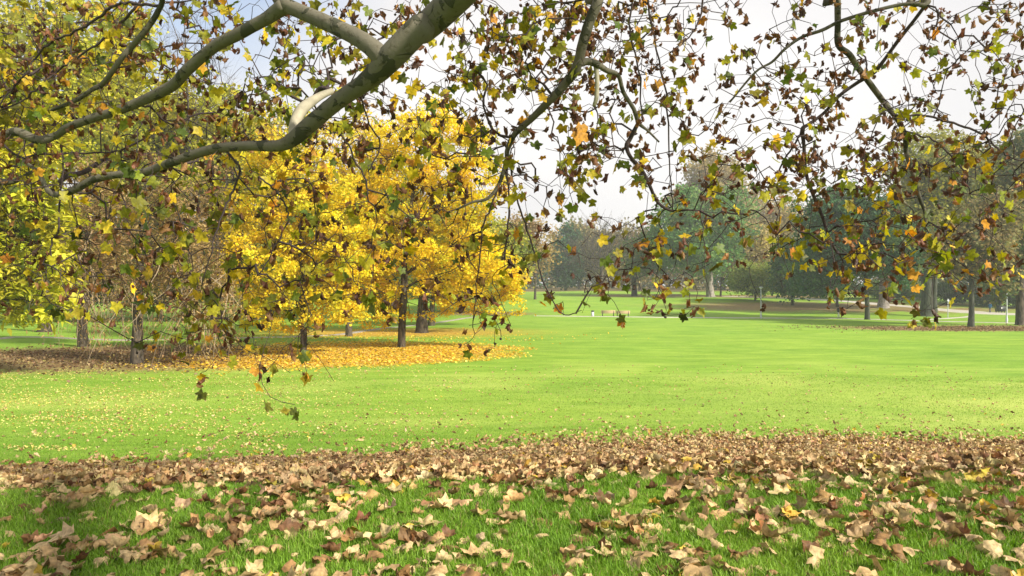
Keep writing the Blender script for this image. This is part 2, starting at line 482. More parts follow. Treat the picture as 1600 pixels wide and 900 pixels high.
def yellow_mask(x, y):
    e = ell(x, y, gx(570, 48), 47.3, 8.3, 7.0) + .5 * (fbm(x / 2.5, y / 2.5, 40) - .5)
    m = np.where(e < 1.3, 1.22 - e * .66, 0)
    m = np.maximum(m, 1.0 - ell(x, y, gx(410, 41), 42.5, 5, 4.0) * .45)
    m = np.maximum(m, 0.75 - ell(x, y, gx(630, 75), 70, 14, 8) * .3)
    return np.clip(m, 0, 1)
def pale_mask(x, y):
    return np.clip(.42 * sm(16, 22, y) * (1 - sm(27, 38, y)) * (.35 + .65 * sm(0, 14, x)) * (.5 + fbm(x / 4, y / 1.5, 17)) + .55 * sm(0.45, .75, fbm(x / 6, y / 3.0, 9)) * sm(15, 20, y) * (1 - sm(33, 44, y)), 0, 1)

ys = np.concatenate([np.arange(-40, 2, 2.0), np.arange(2, 20, 0.2), np.arange(20, 70, 0.45), 70 * 1.012 ** np.arange(0, 171)])
ts = np.linspace(-1, 1, 261)
TT, YY = np.meshgrid(ts, ys)
XX = TT * (np.abs(YY) * 1.15 + 22)
ZZ = G(XX, YY)
nr, nc = XX.shape
gi = np.arange(nr * nc).reshape(nr, nc)
gf = np.stack([gi[:-1, :-1], gi[:-1, 1:], gi[1:, 1:], gi[1:, :-1]], -1).reshape(-1, 4)
gc = np.stack([brown_mask(XX, YY), yellow_mask(XX, YY), pale_mask(XX, YY)], -1).reshape(-1, 3)
ground = mesh_obj('ground', np.stack([XX, YY, ZZ], -1).reshape(-1, 3), gf, M_LAWN, col=gc, smooth=True)
tag(ground, kind='structure')

def path(name, pts, width, mat=M_PATH):
    P = spline(pts, 30)
    tan = np.gradient(P, axis=0); tan /= np.linalg.norm(tan, axis=1, keepdims=True)
    nrm = np.stack([-tan[:, 1], tan[:, 0]], 1)
    w = np.linspace(-.5, .5, 5)
    ww = width if np.ndim(width) else np.full(len(P), width)
    if len(ww) != len(P): ww = np.interp(np.linspace(0, 1, len(P)), np.linspace(0, 1, len(ww)), ww)
    Q = P[:, None] + nrm[:, None] * (w[None, :] * ww[:, None])[..., None]
    z = G(Q[..., 0], Q[..., 1]) + 0.05
    z[:, 0] -= .12; z[:, -1] -= .12
    v = np.concatenate([Q, z[..., None]], -1)
    n, k = v.shape[:2]; i = np.arange(n * k).reshape(n, k)
    f = np.stack([i[:-1, :-1], i[:-1, 1:], i[1:, 1:], i[1:, :-1]], -1).reshape(-1, 4)
    o = mesh_obj(name, v.reshape(-1, 3), f, mat, smooth=True); tag(o, kind='structure')
    return o
path('park_path', [(gx(835, 112), 112.5), (gx(905, 111), 111), (gx(1000, 110), 109.6), (gx(1190, 108), 107.2), (gx(1300, 106), 105.5), (gx(1400, 100), 100), (gx(1500, 94), 93), (gx(1620, 88), 87), (gx(1800, 80), 80)], 1.6)
path('left_path', [(-80, 55), (gx(-100, 57), 57.5), (gx(40, 62), 61.5), (gx(210, 60), 60), (gx(400, 60), 60.5), (gx(520, 66), 66), (gx(600, 78), 78), (gx(680, 92), 92), (gx(740, 108), 108)], 1.3, plain_mat('left_path_gravel', (.30, .27, .22), .9, nscale=3))
path('wide_path', [(gx(1180, 150), 172), (gx(1290, 150), 156), (gx(1370, 140), 142), (gx(1450, 130), 130), (gx(1540, 121), 121), (gx(1700, 112), 113), (gx(1900, 105), 105)], [4, 5, 6, 7, 9, 9, 9])
path('link_path', [(gx(1430, 103), 101), (gx(1490, 107), 107.5), (gx(1530, 112), 114)], 1.4)

# ------------------------------------------------------------------ leaf shapes
def plane_leaf(curl=0.0, roll=0.0, cup=0.1, ring=True, seed=0):
    r = np.random.default_rng(seed)
    half = [(-90, .12), (-64, .44), (-34, .74), (-14, .56), (4, .68), (27, .96), (40, .76), (54, .62), (66, .74), (78, .84)]
    ang = [a for a, _ in half] + [90] + [180 - a for a, _ in half[::-1][:-1]]
    rad = [q for _, q in half] + [1.05] + [q for _, q in half[::-1][:-1]]
    ang = np.radians(np.array(ang, float) + r.normal(size=len(ang)) * 2.5); rad = np.array(rad) * (1 + .07 * r.normal(size=len(rad)))
    n = len(ang)
    out = np.stack([np.cos(ang) * rad, np.sin(ang) * rad], 1)
    isn = np.zeros(n); isn[[3, 7, n - 7, n - 3]] = 1
    V = [np.array([[0, 0, 0.]])]
    if ring:
        V.append(np.concatenate([out * .52, (isn * .05 + .015 * r.normal(size=n))[:, None]], 1))
    V.append(np.concatenate([out, (isn * .10 + .04 * r.normal(size=n))[:, None]], 1))
    v = np.vstack(V)
    F = []
    i = np.arange(n); j = (i + 1) % n
    F.append(np.stack([np.zeros(n, int), 1 + i, 1 + j], 1))
    if ring:
        F.append(np.stack([1 + i, 1 + n + i, 1 + n + j], 1)); F.append(np.stack([1 + i, 1 + n + j, 1 + j], 1))
    # petiole
    b = len(v); v = np.vstack([v, [[-.012, .05, .004], [.012, .05, .004], [.012 + .05 * r.normal(), -.62, .06 * r.normal()]]])
    F.append(np.array([[b, b + 1, b + 2]]))
    rr = (v[:, :2] ** 2).sum(1)
    v[:, 2] += cup * rr
    # bend about the y axis (roll) and x axis (curl)
    def bend(u, z, k):
        if abs(k) < 1e-3: return u, z
        th = u * k
        return np.sin(th) * (1 / k - z), 1 / k - np.cos(th) * (1 / k - z)
    v[:, 0], v[:, 2] = bend(v[:, 0], v[:, 2], roll)
    y, z = bend(v[:, 1] + .1, v[:, 2], curl); v[:, 1], v[:, 2] = y - .1, z
    return v * 0.5, np.vstack(F)
HANG = [plane_leaf(c, ro, cu, False, s) for s, (c, ro, cu) in enumerate([(.3, .5, .05), (-.4, .3, .1), (.6, -.5, 0), (-.2, .9, .1), (.2, -.2, .15)])]
HANGB = [plane_leaf(c, ro, cu, True, s + 20) for s, (c, ro, cu) in enumerate([(1.2, 2.4, .1), (-1.6, 2.0, .2), (.9, -2.6, 0), (-.5, 3.0, .1), (2.2, 1.0, .2)])]
DRY = [plane_leaf(c, ro, cu, True, s + 50) for s, (c, ro, cu) in enumerate([(-1.6, -.9, .0), (-.7, -2.6, .05), (1.8, .9, .0), (-2.2, .6, -.1), (.6, 2.8, .1), (-.5, -1.2, .1), (2.6, -1.1, 0), (-.9, -4.0, 0)])]
FLAT = [plane_leaf(c * 1.7, ro * 1.7, cu, True, s + 80) for s, (c, ro, cu) in enumerate([(-1.0, -.8, 0), (.9, .9, 0), (-.5, 1.5, .1), (-1.6, -.3, 0), (.3, -1.6, 0)])]
QUAD = [(np.array([[-.5, 0, 0], [0, -.5, .06], [.5, 0, 0], [0, .5, .06]]), np.array([[0, 1, 2, 3]]))]
FROND = [(np.array([[-.13, 0, 0], [.13, 0, 0], [.16, .5, -.06], [-.16, .5, -.06], [.03, 1.0, -.28], [-.03, 1.0, -.28]]), np.array([[0, 1, 2, 3], [3, 2, 4, 5]]))]

# ------------------------------------------------------------------ trees
CAT_TREE = 'tree'
def tree(name, label, base_px, d, tr, blobs, pal, wts, n_att=220, n_leaf=9000, size=0.35, spread=0.8, bark=None,
         cat='tree', group=None, bare=False, top=None, lean=0.0, shape='quad', twig_r=0.02, tier=False, gap=0.45, depth=1.0, droop=0.0, sub=None, hollow=2.4, lowest=None, sides=4, minr=0.0, lowfree=2, hang=0):
    """base_px: photo x of the trunk foot; blobs: (cx, cy, rx, ry) in photo pixels at distance d (world ellipsoids)"""
    bark = bark or M_BARK
    base = on_ground(base_px, d) - np.array([0, 0, .1])
    s = d / FPX
    B = [(at(cx, cy, d), rx * s, ry * s) for cx, cy, rx, ry in blobs]
    vol = np.array([rx * rx * rz for _, rx, rz in B]); vol = vol / vol.sum()
    pts = []
    while len(pts) < n_att:
        k = rng.choice(len(B), p=vol)
        c, rx, rz = B[k]
        q = rng.normal(size=3); q /= np.linalg.norm(q); q *= rng.random() ** (1 / hollow)
        p = c + q * np.array([rx, rx * depth, rz])
        g = fbm(p[0] / (rx * .45) + 9 * k, p[2] / (rz * .35) + p[1] / (rx * .5), len(label) % 17)
        if g < gap and rng.random() < .8: continue
        if p[2] < G(p[0], p[1]) + .3: continue
        pts.append(p)
    pts = np.array(pts)
    zt = max(c[2] + rz * (.55 if top is None else top) for c, rx, rz in B)
    c0 = B[0][0]
    nn = 9
    tz = np.linspace(0, 1, nn)
    tx = base[0] + (c0[0] - base[0]) * tz ** 2 * .8 + lean * np.sin(tz * np.pi) + rng.normal(size=nn) * tr * .15 * (tz > 0)
    ty = base[1] + rng.normal(size=nn) * tr * .15 * (tz > 0)
    tzv = base[2] + (zt - base[2]) * tz
    trunk = np.stack([tx, ty, tzv], 1)
    nodes, parents, tips = grow(trunk, [-1] + list(range(nn - 1)), np.linspace(0, np.linalg.norm(trunk[-1] - trunk[0]), nn) + np.where(np.arange(nn) < lowfree, 1e3, 0),
                                pts, bf=.55, seg=max(.5, zt * .05), droop=droop, wig=.10)
    rad, w = pipe_radius(parents, nn, twig_r, .5, tr)
    rad[:nn] = np.maximum(rad[:nn], tr * (1 - tz) ** .8 * .9)
    root = empty(name, base)
    off = base
    fl = 1 + .55 * np.exp(-tz * 14)
    ft = np.array([trunk[0], trunk[0] * .93 + trunk[1] * .07, trunk[0] * .8 + trunk[1] * .2])
    tp = spline(np.vstack([ft, trunk[1:]]), 4)
    tr_ = spline(np.concatenate([[tr * 1.45, tr * 1.12, tr * 1.0], np.maximum(rad[1:nn], tr * (1 - tz[1:]) ** .8 * .9)])[:, None], 4)[:, 0]
    tr_ = np.maximum(tr_, .01)
    keep = np.arange(nn, len(nodes))
    if minr: keep = keep[rad[keep] > minr]
    pa = parents[keep]
    ra = np.minimum(rad[pa], rad[keep] * 1.5)
    parts = [tube(tp - off, tr_, 10, .06), (lambda q: (q[0], [q[1]]))(edges_mesh(nodes[pa] - off, nodes[keep] - off, ra, rad[keep], sides))]
    if bare:   # fine twig spray
        T = nodes[tips]; m = 5
        dirs = T - nodes[parents[tips]]; dirs /= np.linalg.norm(dirs, axis=1, keepdims=True) + 1e-6
        A = np.repeat(T, m, 0); D = np.repeat(dirs, m, 0) + rng.normal(size=(len(A), 3)) * .45; D[:, 2] += .15
        Lw = spread * (0.5 + rng.random(len(A)))[:, None]
        Bp = A + D * Lw
        parts.append((lambda q: (q[0], [q[1]]))(edges_mesh(A - off, Bp - off, np.full(len(A), twig_r * .8), np.full(len(A), twig_r * .35), 3)))
    v, f = cat_meshes(parts)
    mesh_obj('trunk', v, f, bark, root, smooth=True)
    if n_leaf:
        k = rng.integers(0, len(tips), n_leaf)
        jit = rng.normal(size=(n_leaf, 3)) * spread * np.array([1, 1, .55 if tier else .8])
        pos = nodes[tips][k] + jit
        cl = palette(pal, wts, len(tips), .16)[k] if sub is None else palette(pal, wts, n_leaf, .1)
        col = np.clip(cl * .55 + .45 * palette(pal, wts, n_leaf, .22), .004, .9)
        lo = G(pos[:, 0], pos[:, 1]) + .15 if lowest is None else lowest
        ok = pos[:, 2] > lo
        pos, col = pos[ok], col[ok]; n = len(pos)
        if shape == 'quad':
            Mx = rotmats(rng.normal(size=n) * .75, rng.normal(size=n) * .75, rng.random(n) * 6.28); sh = QUAD
        else:
            Mx = rotmats(rng.normal(size=n) * .3 - .15, rng.normal(size=n) * .35, rng.random(n) * 6.28); sh = FROND
        v, f, c = scatter(sh, np.zeros(n, int), pos - off, Mx, size * (.6 + .8 * rng.random(n)), col)
        mesh_obj('crown', v, f, M_LEAF, root, col=c)
    if hang:
        low = nodes[tips][np.argsort(nodes[tips][:, 2])[:len(tips) // 2]]
        hp, fp = [], []
        for q in range(hang):
            p = low[rng.integers(len(low))].copy(); p[:2] += (p[:2] - base[:2]) * .15 * rng.random()
            dr = rng.normal(size=2) * .35; pts_ = [p.copy()]
            zend = G(p[0], p[1]) + rng.random() ** 1.5 * 3.0
            m_ = 6; dz_ = (zend - p[2]) / m_
            for e in range(m_):
                p = p + np.array([dr[0], dr[1], dz_]) + rng.normal(size=3) * .10; dr = dr * .8
                pts_.append(p.copy())
                for w_ in range(3): fp.append(p + rng.normal(size=3) * .22)
            pts_ = spline(pts_, 3)
            hp.append(tube(pts_ - off, np.linspace(.020, .006, len(pts_)), 4, 0, False))
        v, f = cat_meshes(hp)
        mesh_obj('hanging_twigs', v, f, M_PTWIG, root, smooth=True)
        fp = np.array(fp); m_ = len(fp)
        v, f, c = scatter(FROND, np.zeros(m_, int), fp - off, rotmats(rng.normal(size=m_) * .5 - 1.0, rng.normal(size=m_) * .5, rng.random(m_) * 6.28), size * (.5 + .5 * rng.random(m_)), palette(pal, wts, m_, .2))
        mesh_obj('hanging_foliage', v, f, M_LEAF, root, col=c)
    tag(root, label, cat, group)
    return root

YEL = [(.82, .605, .02), (.86, .68, .05), (.76, .48, .015), (.56, .50, .03), (.30, .34, .02)]
YG = [(.48, .46, .035), (.60, .55, .05), (.32, .35, .03), (.68, .60, .07)]
OLV = [(.17, .20, .035), (.29, .29, .05), (.09, .13, .03), (.38, .34, .05)]
DKG = [(.04, .08, .025), (.065, .115, .035), (.09, .13, .04)]
BLG = [(.05, .125, .055), (.08, .17, .065), (.13, .21, .075), (.04, .08, .04)]
GRN = [(.12, .25, .065), (.18, .30, .085), (.08, .17, .05), (.26, .31, .08)]
BRN = [(.34, .22, .09), (.44, .31, .13), (.20, .125, .05), (.38, .30, .10)]
TAN = [(.40, .30, .13), (.30, .26, .11), (.46, .36, .16), (.20, .17, .08)]
GRY = [(.20, .19, .07), (.25, .23, .09), (.11, .14, .06), (.30, .25, .10)]

# left group
tree('larch', 'bright yellow green feathery conifer at the far left with hanging fronds', -45, 34, .45,
     [(-20, 330, 120, 110), (30, 440, 80, 70), (-40, 200, 130, 100), (60, 350, 60, 60)], YG, [4, 4, 3, 2], 420, 26000, .40, .38, shape='frond', gap=.42, twig_r=.012, minr=.014, tier=True)
tree('broadleaf_tree', 'tall yellow green tree rising behind the feathery conifer beyond the frame top', 70, 72, .6,
     [(50, 60, 170, 130), (150, 120, 110, 110), (-10, 190, 120, 110), (190, 30, 60, 90), (90, 250, 100, 80)], YG + OLV[:2], [4, 4, 3, 1, 1, 1], 420, 34000, .34, .75, gap=.44)
tree('bare_tree', 'leafless tree with fine twigs against the blue patch of sky', 300, 84, .3,
     [(285, 60, 70, 75), (320, 150, 70, 60)], [], [], 260, 0, bare=True, spread=1.0, twig_r=.014, bark=M_BARKG)
conif = dict(hang=70, pal=BRN, wts=[4, 4, 2, 2], bark=M_BARKG, shape='frond', twig_r=.012, droop=.08, tier=True)
tree('bald_cypress', 'brown conifer with a dark flared trunk, nearer the yellow green conifer', 131, 53, .40,
     [(150, 370, 60, 85), (120, 420, 45, 45), (150, 300, 50, 60)], n_att=300, n_leaf=7000, size=.30, spread=.5, top=.8, gap=.45, **{**conif, 'bark': M_BARK})
tree('bald_cypress', 'brown conifer with a ribbed pale brown trunk standing in brown litter', 214, 40.5, .36,
     [(240, 360, 75, 85), (200, 420, 70, 60), (300, 430, 70, 60), (240, 290, 50, 50), (330, 490, 50, 45), (170, 500, 30, 25)], n_att=380, n_leaf=8500, size=.22, spread=.36, top=.8, gap=.45, **conif)
tree('bald_cypress', 'dull brown conifer between the ribbed trunk and the first yellow maple', 345, 62, .3,
     [(320, 360, 65, 80), (340, 440, 60, 50), (320, 290, 45, 50)], n_att=230, n_leaf=5500, size=.30, spread=.55, top=.8, gap=.45, **conif)
tree('maple', 'golden maple with dark slim trunk, the one beside the brown conifers', 474, 45, .20,
     [(455, 300, 95, 85), (470, 405, 110, 75), (530, 360, 60, 70), (405, 400, 60, 70), (450, 478, 85, 38), (530, 470, 50, 36)], YEL, [4, 5, 2, 3.5, 2], 520, 50000, .15, .28, tier=True, gap=.53, twig_r=.013, bark=M_BARK, sides=3)
tree('maple', 'large golden maple with brown trunk standing over the yellow leaf carpet', 627, 50, .27,
     [(680, 270, 115, 105), (640, 400, 120, 75), (735, 410, 85, 75), (575, 440, 70, 55), (690, 190, 62, 42), (770, 430, 58, 55), (590, 480, 65, 36), (715, 478, 60, 32), (570, 340, 60, 75), (780, 470, 40, 34), (560, 430, 50, 60)], YEL, [6, 5, 3, 2, 1], 760, 70000, .155, .30, tier=True, gap=.52, twig_r=.014, bark=M_BARK, sides=3)
tree('maple', 'yellow green tree with thick dark trunk behind the large golden maple', 659, 70, .62,
     [(700, 360, 85, 90), (620, 330, 90, 90), (740, 440, 60, 40)], [(.36, .36, .05), (.22, .27, .05), (.50, .42, .05)], [3, 3, 2], 380, 26000, .24, .55, tier=True, gap=.45)
tree('maple', 'yellow green tree with slim dark trunk farther behind the large golden maple', 674, 84, .42,
     [(690, 400, 70, 60), (770, 400, 55, 60)], [(.36, .36, .05), (.22, .27, .05), (.50, .42, .05)], [3, 3, 2], 240, 13000, .27, .6, tier=True, gap=.45)
tree('maple', 'half bare brown and yellow tree with upright twigs behind both golden maples', 545, 64, .3,
     [(530, 250, 105, 70), (540, 350, 100, 70), (430, 250, 70, 60), (600, 210, 60, 45)], YEL[:4] + BRN[1:2], [3, 3, 2, 2, 2], 380, 15000, .20, .45, bare=True, twig_r=.012, bark=M_BARKG, gap=.4)
tree('broadleaf_tree', 'tall yellow green tree filling the gap above the brown conifers', 290, 90, .5,
     [(230, 190, 110, 75), (340, 210, 90, 70), (150, 230, 80, 70), (420, 220, 70, 60), (300, 280, 120, 50)], YG + [(.30, .27, .04)], [4, 3, 3, 1, 3], 420, 30000, .38, .7, gap=.45, twig_r=.03)
for i, (bx, d_, bl, pl, lb) in enumerate([
    (250, 95, [(240, 250, 110, 90), (230, 350, 100, 80), (230, 430, 110, 40)], OLV, 'olive green tree far behind the two brown conifer trunks'),
    (400, 98, [(400, 280, 100, 90), (390, 390, 90, 70), (400, 445, 100, 32)], OLV, 'olive green tree seen between the brown conifers and golden maples'),
    (560, 105, [(560, 340, 100, 80), (560, 420, 90, 50)], DKG + OLV[:1], 'dark green tree behind the middle of the golden maples'),
    (60, 100, [(40, 380, 110, 80), (60, 440, 90, 40)], DKG + OLV[:1], 'dark green tree behind the feathery conifer'),
    (720, 120, [(730, 400, 80, 60), (790, 400, 50, 50)], OLV, 'olive tree behind the outer side of the large golden maple')]):
    tree('broadleaf_tree', lb, bx, d_, .4, bl, pl, [1] * len(pl), 220, 15000, .5, .95, gap=.4, group='trees closing the left side of the lawn')
tree('broadleaf_tree', 'pinkish brown thin tree just past the edge of the golden maple', 836, 155, .3,
     [(838, 390, 30, 50), (815, 370, 30, 40)], BRN, [3, 4, 1, 2], 160, 5000, .45, .9, bare=True, twig_r=.02, bark=M_BARKG)

# far side of the lawn
tree('conifer', 'dark blue green conifer at the far end of the lawn beside the bare leaning tree', 884, 235, .5, [(884, 410, 26, 38), (890, 375, 14, 22)], BLG, [2, 1, .3, 3], 160, 9000, .8, 1.0, group='trees along the far end of the lawn')
tree('broadleaf_tree', 'pale tan tree rising behind the dark blue green conifer', 905, 275, .5, [(905, 380, 40, 36), (940, 395, 40, 36)], TAN + OLV[:1], [2, 3, 2, 1, 2], 160, 8000, 1.0, 1.5, bark=M_BARKG, gap=.4)
tree('bare_tree', 'leafless grey tree with leaning forked limbs at the far end of the lawn', 940, 200, .75, [(935, 385, 45, 42), (905, 400, 30, 25), (975, 385, 30, 40)], [], [], 240, 0, bare=True, spread=2.2, twig_r=.045, bark=M_BARKG, hollow=3)
tree('broadleaf_tree', 'grey brown twiggy tree next to the leafless leaning one', 1000, 232, .5, [(990, 395, 42, 48)], BRN + GRY, [2, 2, 3, 1, 2, 2, 2, 1], 200, 7000, .75, 1.3, bare=True, twig_r=.035, bark=M_BARKG, gap=.4)
tree('broadleaf_tree', 'dusky tree with straight dark trunk and one low limb near the twiggy one', 991, 172, .75, [(1005, 400, 42, 32), (1035, 385, 35, 30)], GRN + GRY, [2, 1, 2, 1, 1, 1, 1, 1], 180, 9000, .55, .9)
tree('broadleaf_tree', 'tall brown crowned tree topping the tree line behind the soft green one', 1130, 240, .8, [(1118, 285, 48, 52), (1085, 325, 40, 40), (1160, 330, 42, 40)], TAN + BRN[:2], [3, 3, 2, 2, 1, 1], 300, 14000, .8, 1.4, bark=M_BARKG, gap=.44)
tree('broadleaf_tree', 'large soft green tree with a thick pale grey trunk', 1110, 165, .95, [(1090, 345, 70, 50), (1055, 385, 50, 40), (1145, 335, 45, 45), (1100, 395, 70, 35)], GRN, [3, 3, 2, 1], 380, 24000, .5, .95, bark=M_BARKP, gap=.45)
tree('broadleaf_tree', 'small straw yellow tree with thin trunk close to the pale grey trunk', 1126, 170, .25, [(1150, 395, 36, 40), (1175, 385, 40, 40)], TAN + YG[:1], [3, 2, 3, 1, 1], 200, 9000, .5, 1.0, gap=.42)
tree('broadleaf_tree', 'straw coloured half bare tree behind the round shrub', 1195, 200, .5, [(1195, 365, 50, 48), (1230, 345, 40, 50)], TAN, [3, 3, 3, 1], 220, 7000, .6, 1.2, bare=True, twig_r=.03, bark=M_BARKG, gap=.4)
tree('round_shrub', 'round olive green shrub behind the middle lamp', 1180, 150, .2, [(1180, 441, 44, 21), (1178, 426, 32, 14)], [(.27, .33, .06), (.38, .42, .09), (.17, .23, .05)], [3, 2, 2], 260, 14000, .34, .6, cat='shrub', hollow=3)
tree('broadleaf_tree', 'spreading blue green tree with forked dark trunk and low drooping limbs', 1355, 102, .36, [(1330, 370, 80, 65), (1275, 425, 50, 38), (1395, 390, 55, 55), (1250, 452, 22, 12), (1300, 330, 60, 40)], BLG, [4, 4, 2, 2], 460, 34000, .34, .62, gap=.46, hollow=2.8, bark=M_BARKGR)
tree('broadleaf_tree', 'low dark green tree beside the round shrub, behind the spreading blue green one', 1238, 138, .3, [(1236, 440, 30, 22), (1240, 405, 30, 30)], GRN + BLG, [1, 1, 1, 1, 1, 1, 1, 1], 200, 11000, .45, .75)
tree('broadleaf_tree', 'thin brown trunked tree on the leaf strewn slope behind the walking person', 1308, 134, .24, [(1300, 380, 40, 40), (1320, 350, 50, 40)], GRY, [1, 1, 1, 1], 140, 6000, .5, .9, bark=M_BARKG)
tree('broadleaf_tree', 'dark green tree with a broad fluted grey base beside the wide path', 1380, 130, 1.0, [(1400, 400, 60, 45), (1420, 350, 60, 50)], DKG + GRY, [2, 2, 2, 1, 1, 1, 1], 240, 13000, .5, .9, bark=M_BARKP)
tree('plane_tree', 'huge plane tree with broad dark trunk and pale yellow green top', 1446, 112, .95, [(1455, 265, 75, 55), (1500, 280, 60, 55), (1430, 340, 60, 60), (1480, 380, 60, 50)], OLV + YG[:1] + GRY, [2, 4, 1, 4, 2, 1, 1, 1, 2], 460, 30000, .38, .75, bark=M_BARKGR, gap=.45)
tree('broadleaf_tree', 'tree with dark trunk close behind the huge plane tree', 1459, 122, .55, [(1470, 330, 55, 60)], GRY + OLV[:2], [2, 2, 2, 1, 1, 1], 160, 8000, .5, .9, bark=M_BARKGR)
tree('broadleaf_tree', 'olive brown tree with straight mossy trunk and low side limb, nearest the path', 1517, 80, .36, [(1520, 385, 60, 48), (1545, 350, 50, 50), (1490, 400, 40, 30)], GRY + BRN[:2], [2, 2, 1, 2, 1, 1], 340, 15000, .30, .55, bark=M_BARKGR, gap=.44, bare=True, twig_r=.013)
tree('broadleaf_tree', 'grey green tree with rough trunk at the right edge of the view', 1594, 84, .5, [(1580, 350, 55, 80), (1610, 270, 60, 70), (1570, 440, 30, 30)], GRY + BLG[:2], [2, 2, 2, 1, 1, 1], 380, 20000, .34, .6, bark=M_BARKG, gap=.43, bare=True, twig_r=.013)
tree('broadleaf_tree', 'tall grey green tree behind the person in blue', 1560, 140, .5, [(1555, 290, 60, 70), (1540, 390, 70, 60), (1610, 380, 60, 70), (1600, 250, 50, 50)], GRY + BLG[:1], [2, 2, 2, 1, 1], 340, 18000, .55, 1.0, gap=.43)
for i, (bx, d_, cx, cy, rx, ry, pl, lb) in enumerate([
    (1300, 160, 1300, 450, 40, 15, DKG, 'dark green shrub at the top of the leafy slope behind the walking person'),
    (1370, 158, 1375, 452, 34, 12, GRN, 'mid green shrub behind the fluted grey trunk'),
    (1420, 156, 1420, 456, 30, 12, GRN, 'fresh green shrub above the low stone bench'),
    (1485, 140, 1485, 456, 32, 16, DKG, 'dark shrub between the plane trunk and the straight mossy trunk'),
    (1545, 134, 1548, 458, 34, 20, DKG, 'dark shrub just behind the person in blue'),
    (1600, 130, 1605, 458, 36, 22, DKG, 'dark shrub at the right edge by the far lamp'),
    (75, 92, 65, 468, 40, 20, DKG, 'clipped near black shrub behind the feathery yellow conifer'),
    (190, 104, 190, 460, 75, 14, DKG, 'low dark hedge like shrub beyond the brown conifer trunks'),
    (590, 108, 590, 462, 40, 16, DKG, 'dark green shrub showing beneath the golden maples'),
    (425, 100, 420, 466, 50, 16, DKG, 'dark green shrub left of the first golden maple trunk')]):
    tree('shrub', lb, bx, d_, .12, [(cx, cy, rx, ry)], pl, [1] * len(pl), 120, 6000, .3, .5, cat='shrub', group='shrubs round the lawn', hollow=3)

# far woods behind everything
def woods(name, segs, label):
    VV, FF, CC, o = [], [], [], 0
    for (x0, x1, d0, d1, ytop, n, pal_) in segs:
        px = x0 + (x1 - x0) * rng.random(n); d_ = d0 + (d1 - d0) * rng.random(n)
        x = gx(px, d_)
        zg = G(x, d_)
        crownw = 7.0
        h = (CAMZ + d_ * (450 - ytop) / FPX - zg) * (0.62 + 0.38 * np.abs(np.sin(x / crownw + 2 * vn(d_ / 9, x / 30, 4))) ** .6) * (.85 + .3 * vn(x / 15, d_ / 15, 2))
        z = zg + h * rng.random(n) ** .75
        keep = vn(x / 2.5, z / 2.0, 7) > .25
        x, d_, z = x[keep], d_[keep], z[keep]; m = len(x)
        ci = (vn(x / 9, d_ / 9, 11) * 0.999 * len(pal_)).astype(int)
        col = np.array(pal_)[ci] * (.75 + .5 * rng.random((m, 1)))
        v, f, c = scatter(QUAD, np.zeros(m, int), np.stack([x, d_, z], 1), rotmats(rng.normal(size=m) * .8, rng.normal(size=m) * .8, rng.random(m) * 6.28), 1.1 * (.6 + .8 * rng.random(m)), col)
        VV.append(v); FF.append(f + o); CC.append(c); o += len(v)
    ob = mesh_obj(name, np.vstack(VV), np.vstack(FF), M_LEAF, col=np.vstack(CC))
    tag(ob, label, 'woods', kind='stuff')
woods('far_woods', [(780, 1120, 300, 340, 385, 26000, TAN + GRY + BLG), (1080, 1800, 230, 280, 330, 46000, GRY + BLG[:2] + TAN[:1]), (-500, 820, 150, 190, 350, 60000, DKG + OLV)], 'hazy mass of mixed woodland closing the far side of the park')

# ------------------------------------------------------------------ the plane tree whose branches hang into the view
proot = empty('plane_tree', (5.5, -3.5, float(G(5.5, -3.5))))
tag(proot, 'plane tree with mottled olive and grey branches hanging across the top of the view', 'tree')
PO = np.array(proot.location)
def limb(rows, k=6, sides=14, wob=.05):
    """rows: (px, py, width px, depth)"""
    P = np.array([[*at(a, b, d_), .5 * w * d_ / FPX] for a, b, w, d_ in rows])
    return spline(P, k)
limbs = []
A0 = [(5.5, -3.5, .0, .55), (5.4, -3.3, 1.5, .46), (5.0, -2.6, 3.2, .40), (4.2, -1.2, 4.6, .30), (2.9, 1.2, 5.0, .20), (1.6, 3.0, 4.6, .12)]
rowsA = [(705, 5, 46, 5.2), (655, 45, 42, 5.25), (615, 85, 42, 5.3), (590, 112, 35, 5.4), (566, 132, 28, 5.5), (536, 152, 26, 5.6), (513, 170, 25.5, 5.7), (479, 199, 25, 5.8), (460, 216, 23, 5.85), (439, 227, 19, 5.9),
         (413, 228, 17, 6.0), (380, 228, 15, 6.1), (328, 234, 15, 6.3), (262, 256, 13.5, 6.5), (223, 270, 12.5, 6.6), (184, 273, 11.5, 6.7), (147, 280, 11.5, 6.8), (118, 296, 11, 6.9), (92, 304, 10, 7.0), (76, 299, 8, 7.0), (60, 270, 6, 7.1), (38, 252, 4, 7.2)]
PA = np.array([[*at(a, b, d_), .5 * w * d_ / FPX] for a, b, w, d_ in rowsA])
A = spline(np.vstack([np.array(A0), PA]), 6)
limbs.append(('limb', A, 18))
def L2(rows, pre=None):
    P = np.array([[*at(a, b, d_), .5 * w * d_ / FPX] for a, b, w, d_ in rows])
    if pre is not None: P = np.vstack([np.array(pre), P])
    S = spline(P, 5)
    if P[:, 3].max() < .021:
        S[2:, :3] += np.cumsum(rng.normal(size=(len(S) - 2, 3)) * .006, 0) * .6 + rng.normal(size=(len(S) - 2, 3)) * .005
        S[:, 3] *= .72
    limbs.append(('pale' if rows[0][0] in (1396, 458, 931) else 'limb', S, 12 if P[:, 3].max() > .04 else 8))
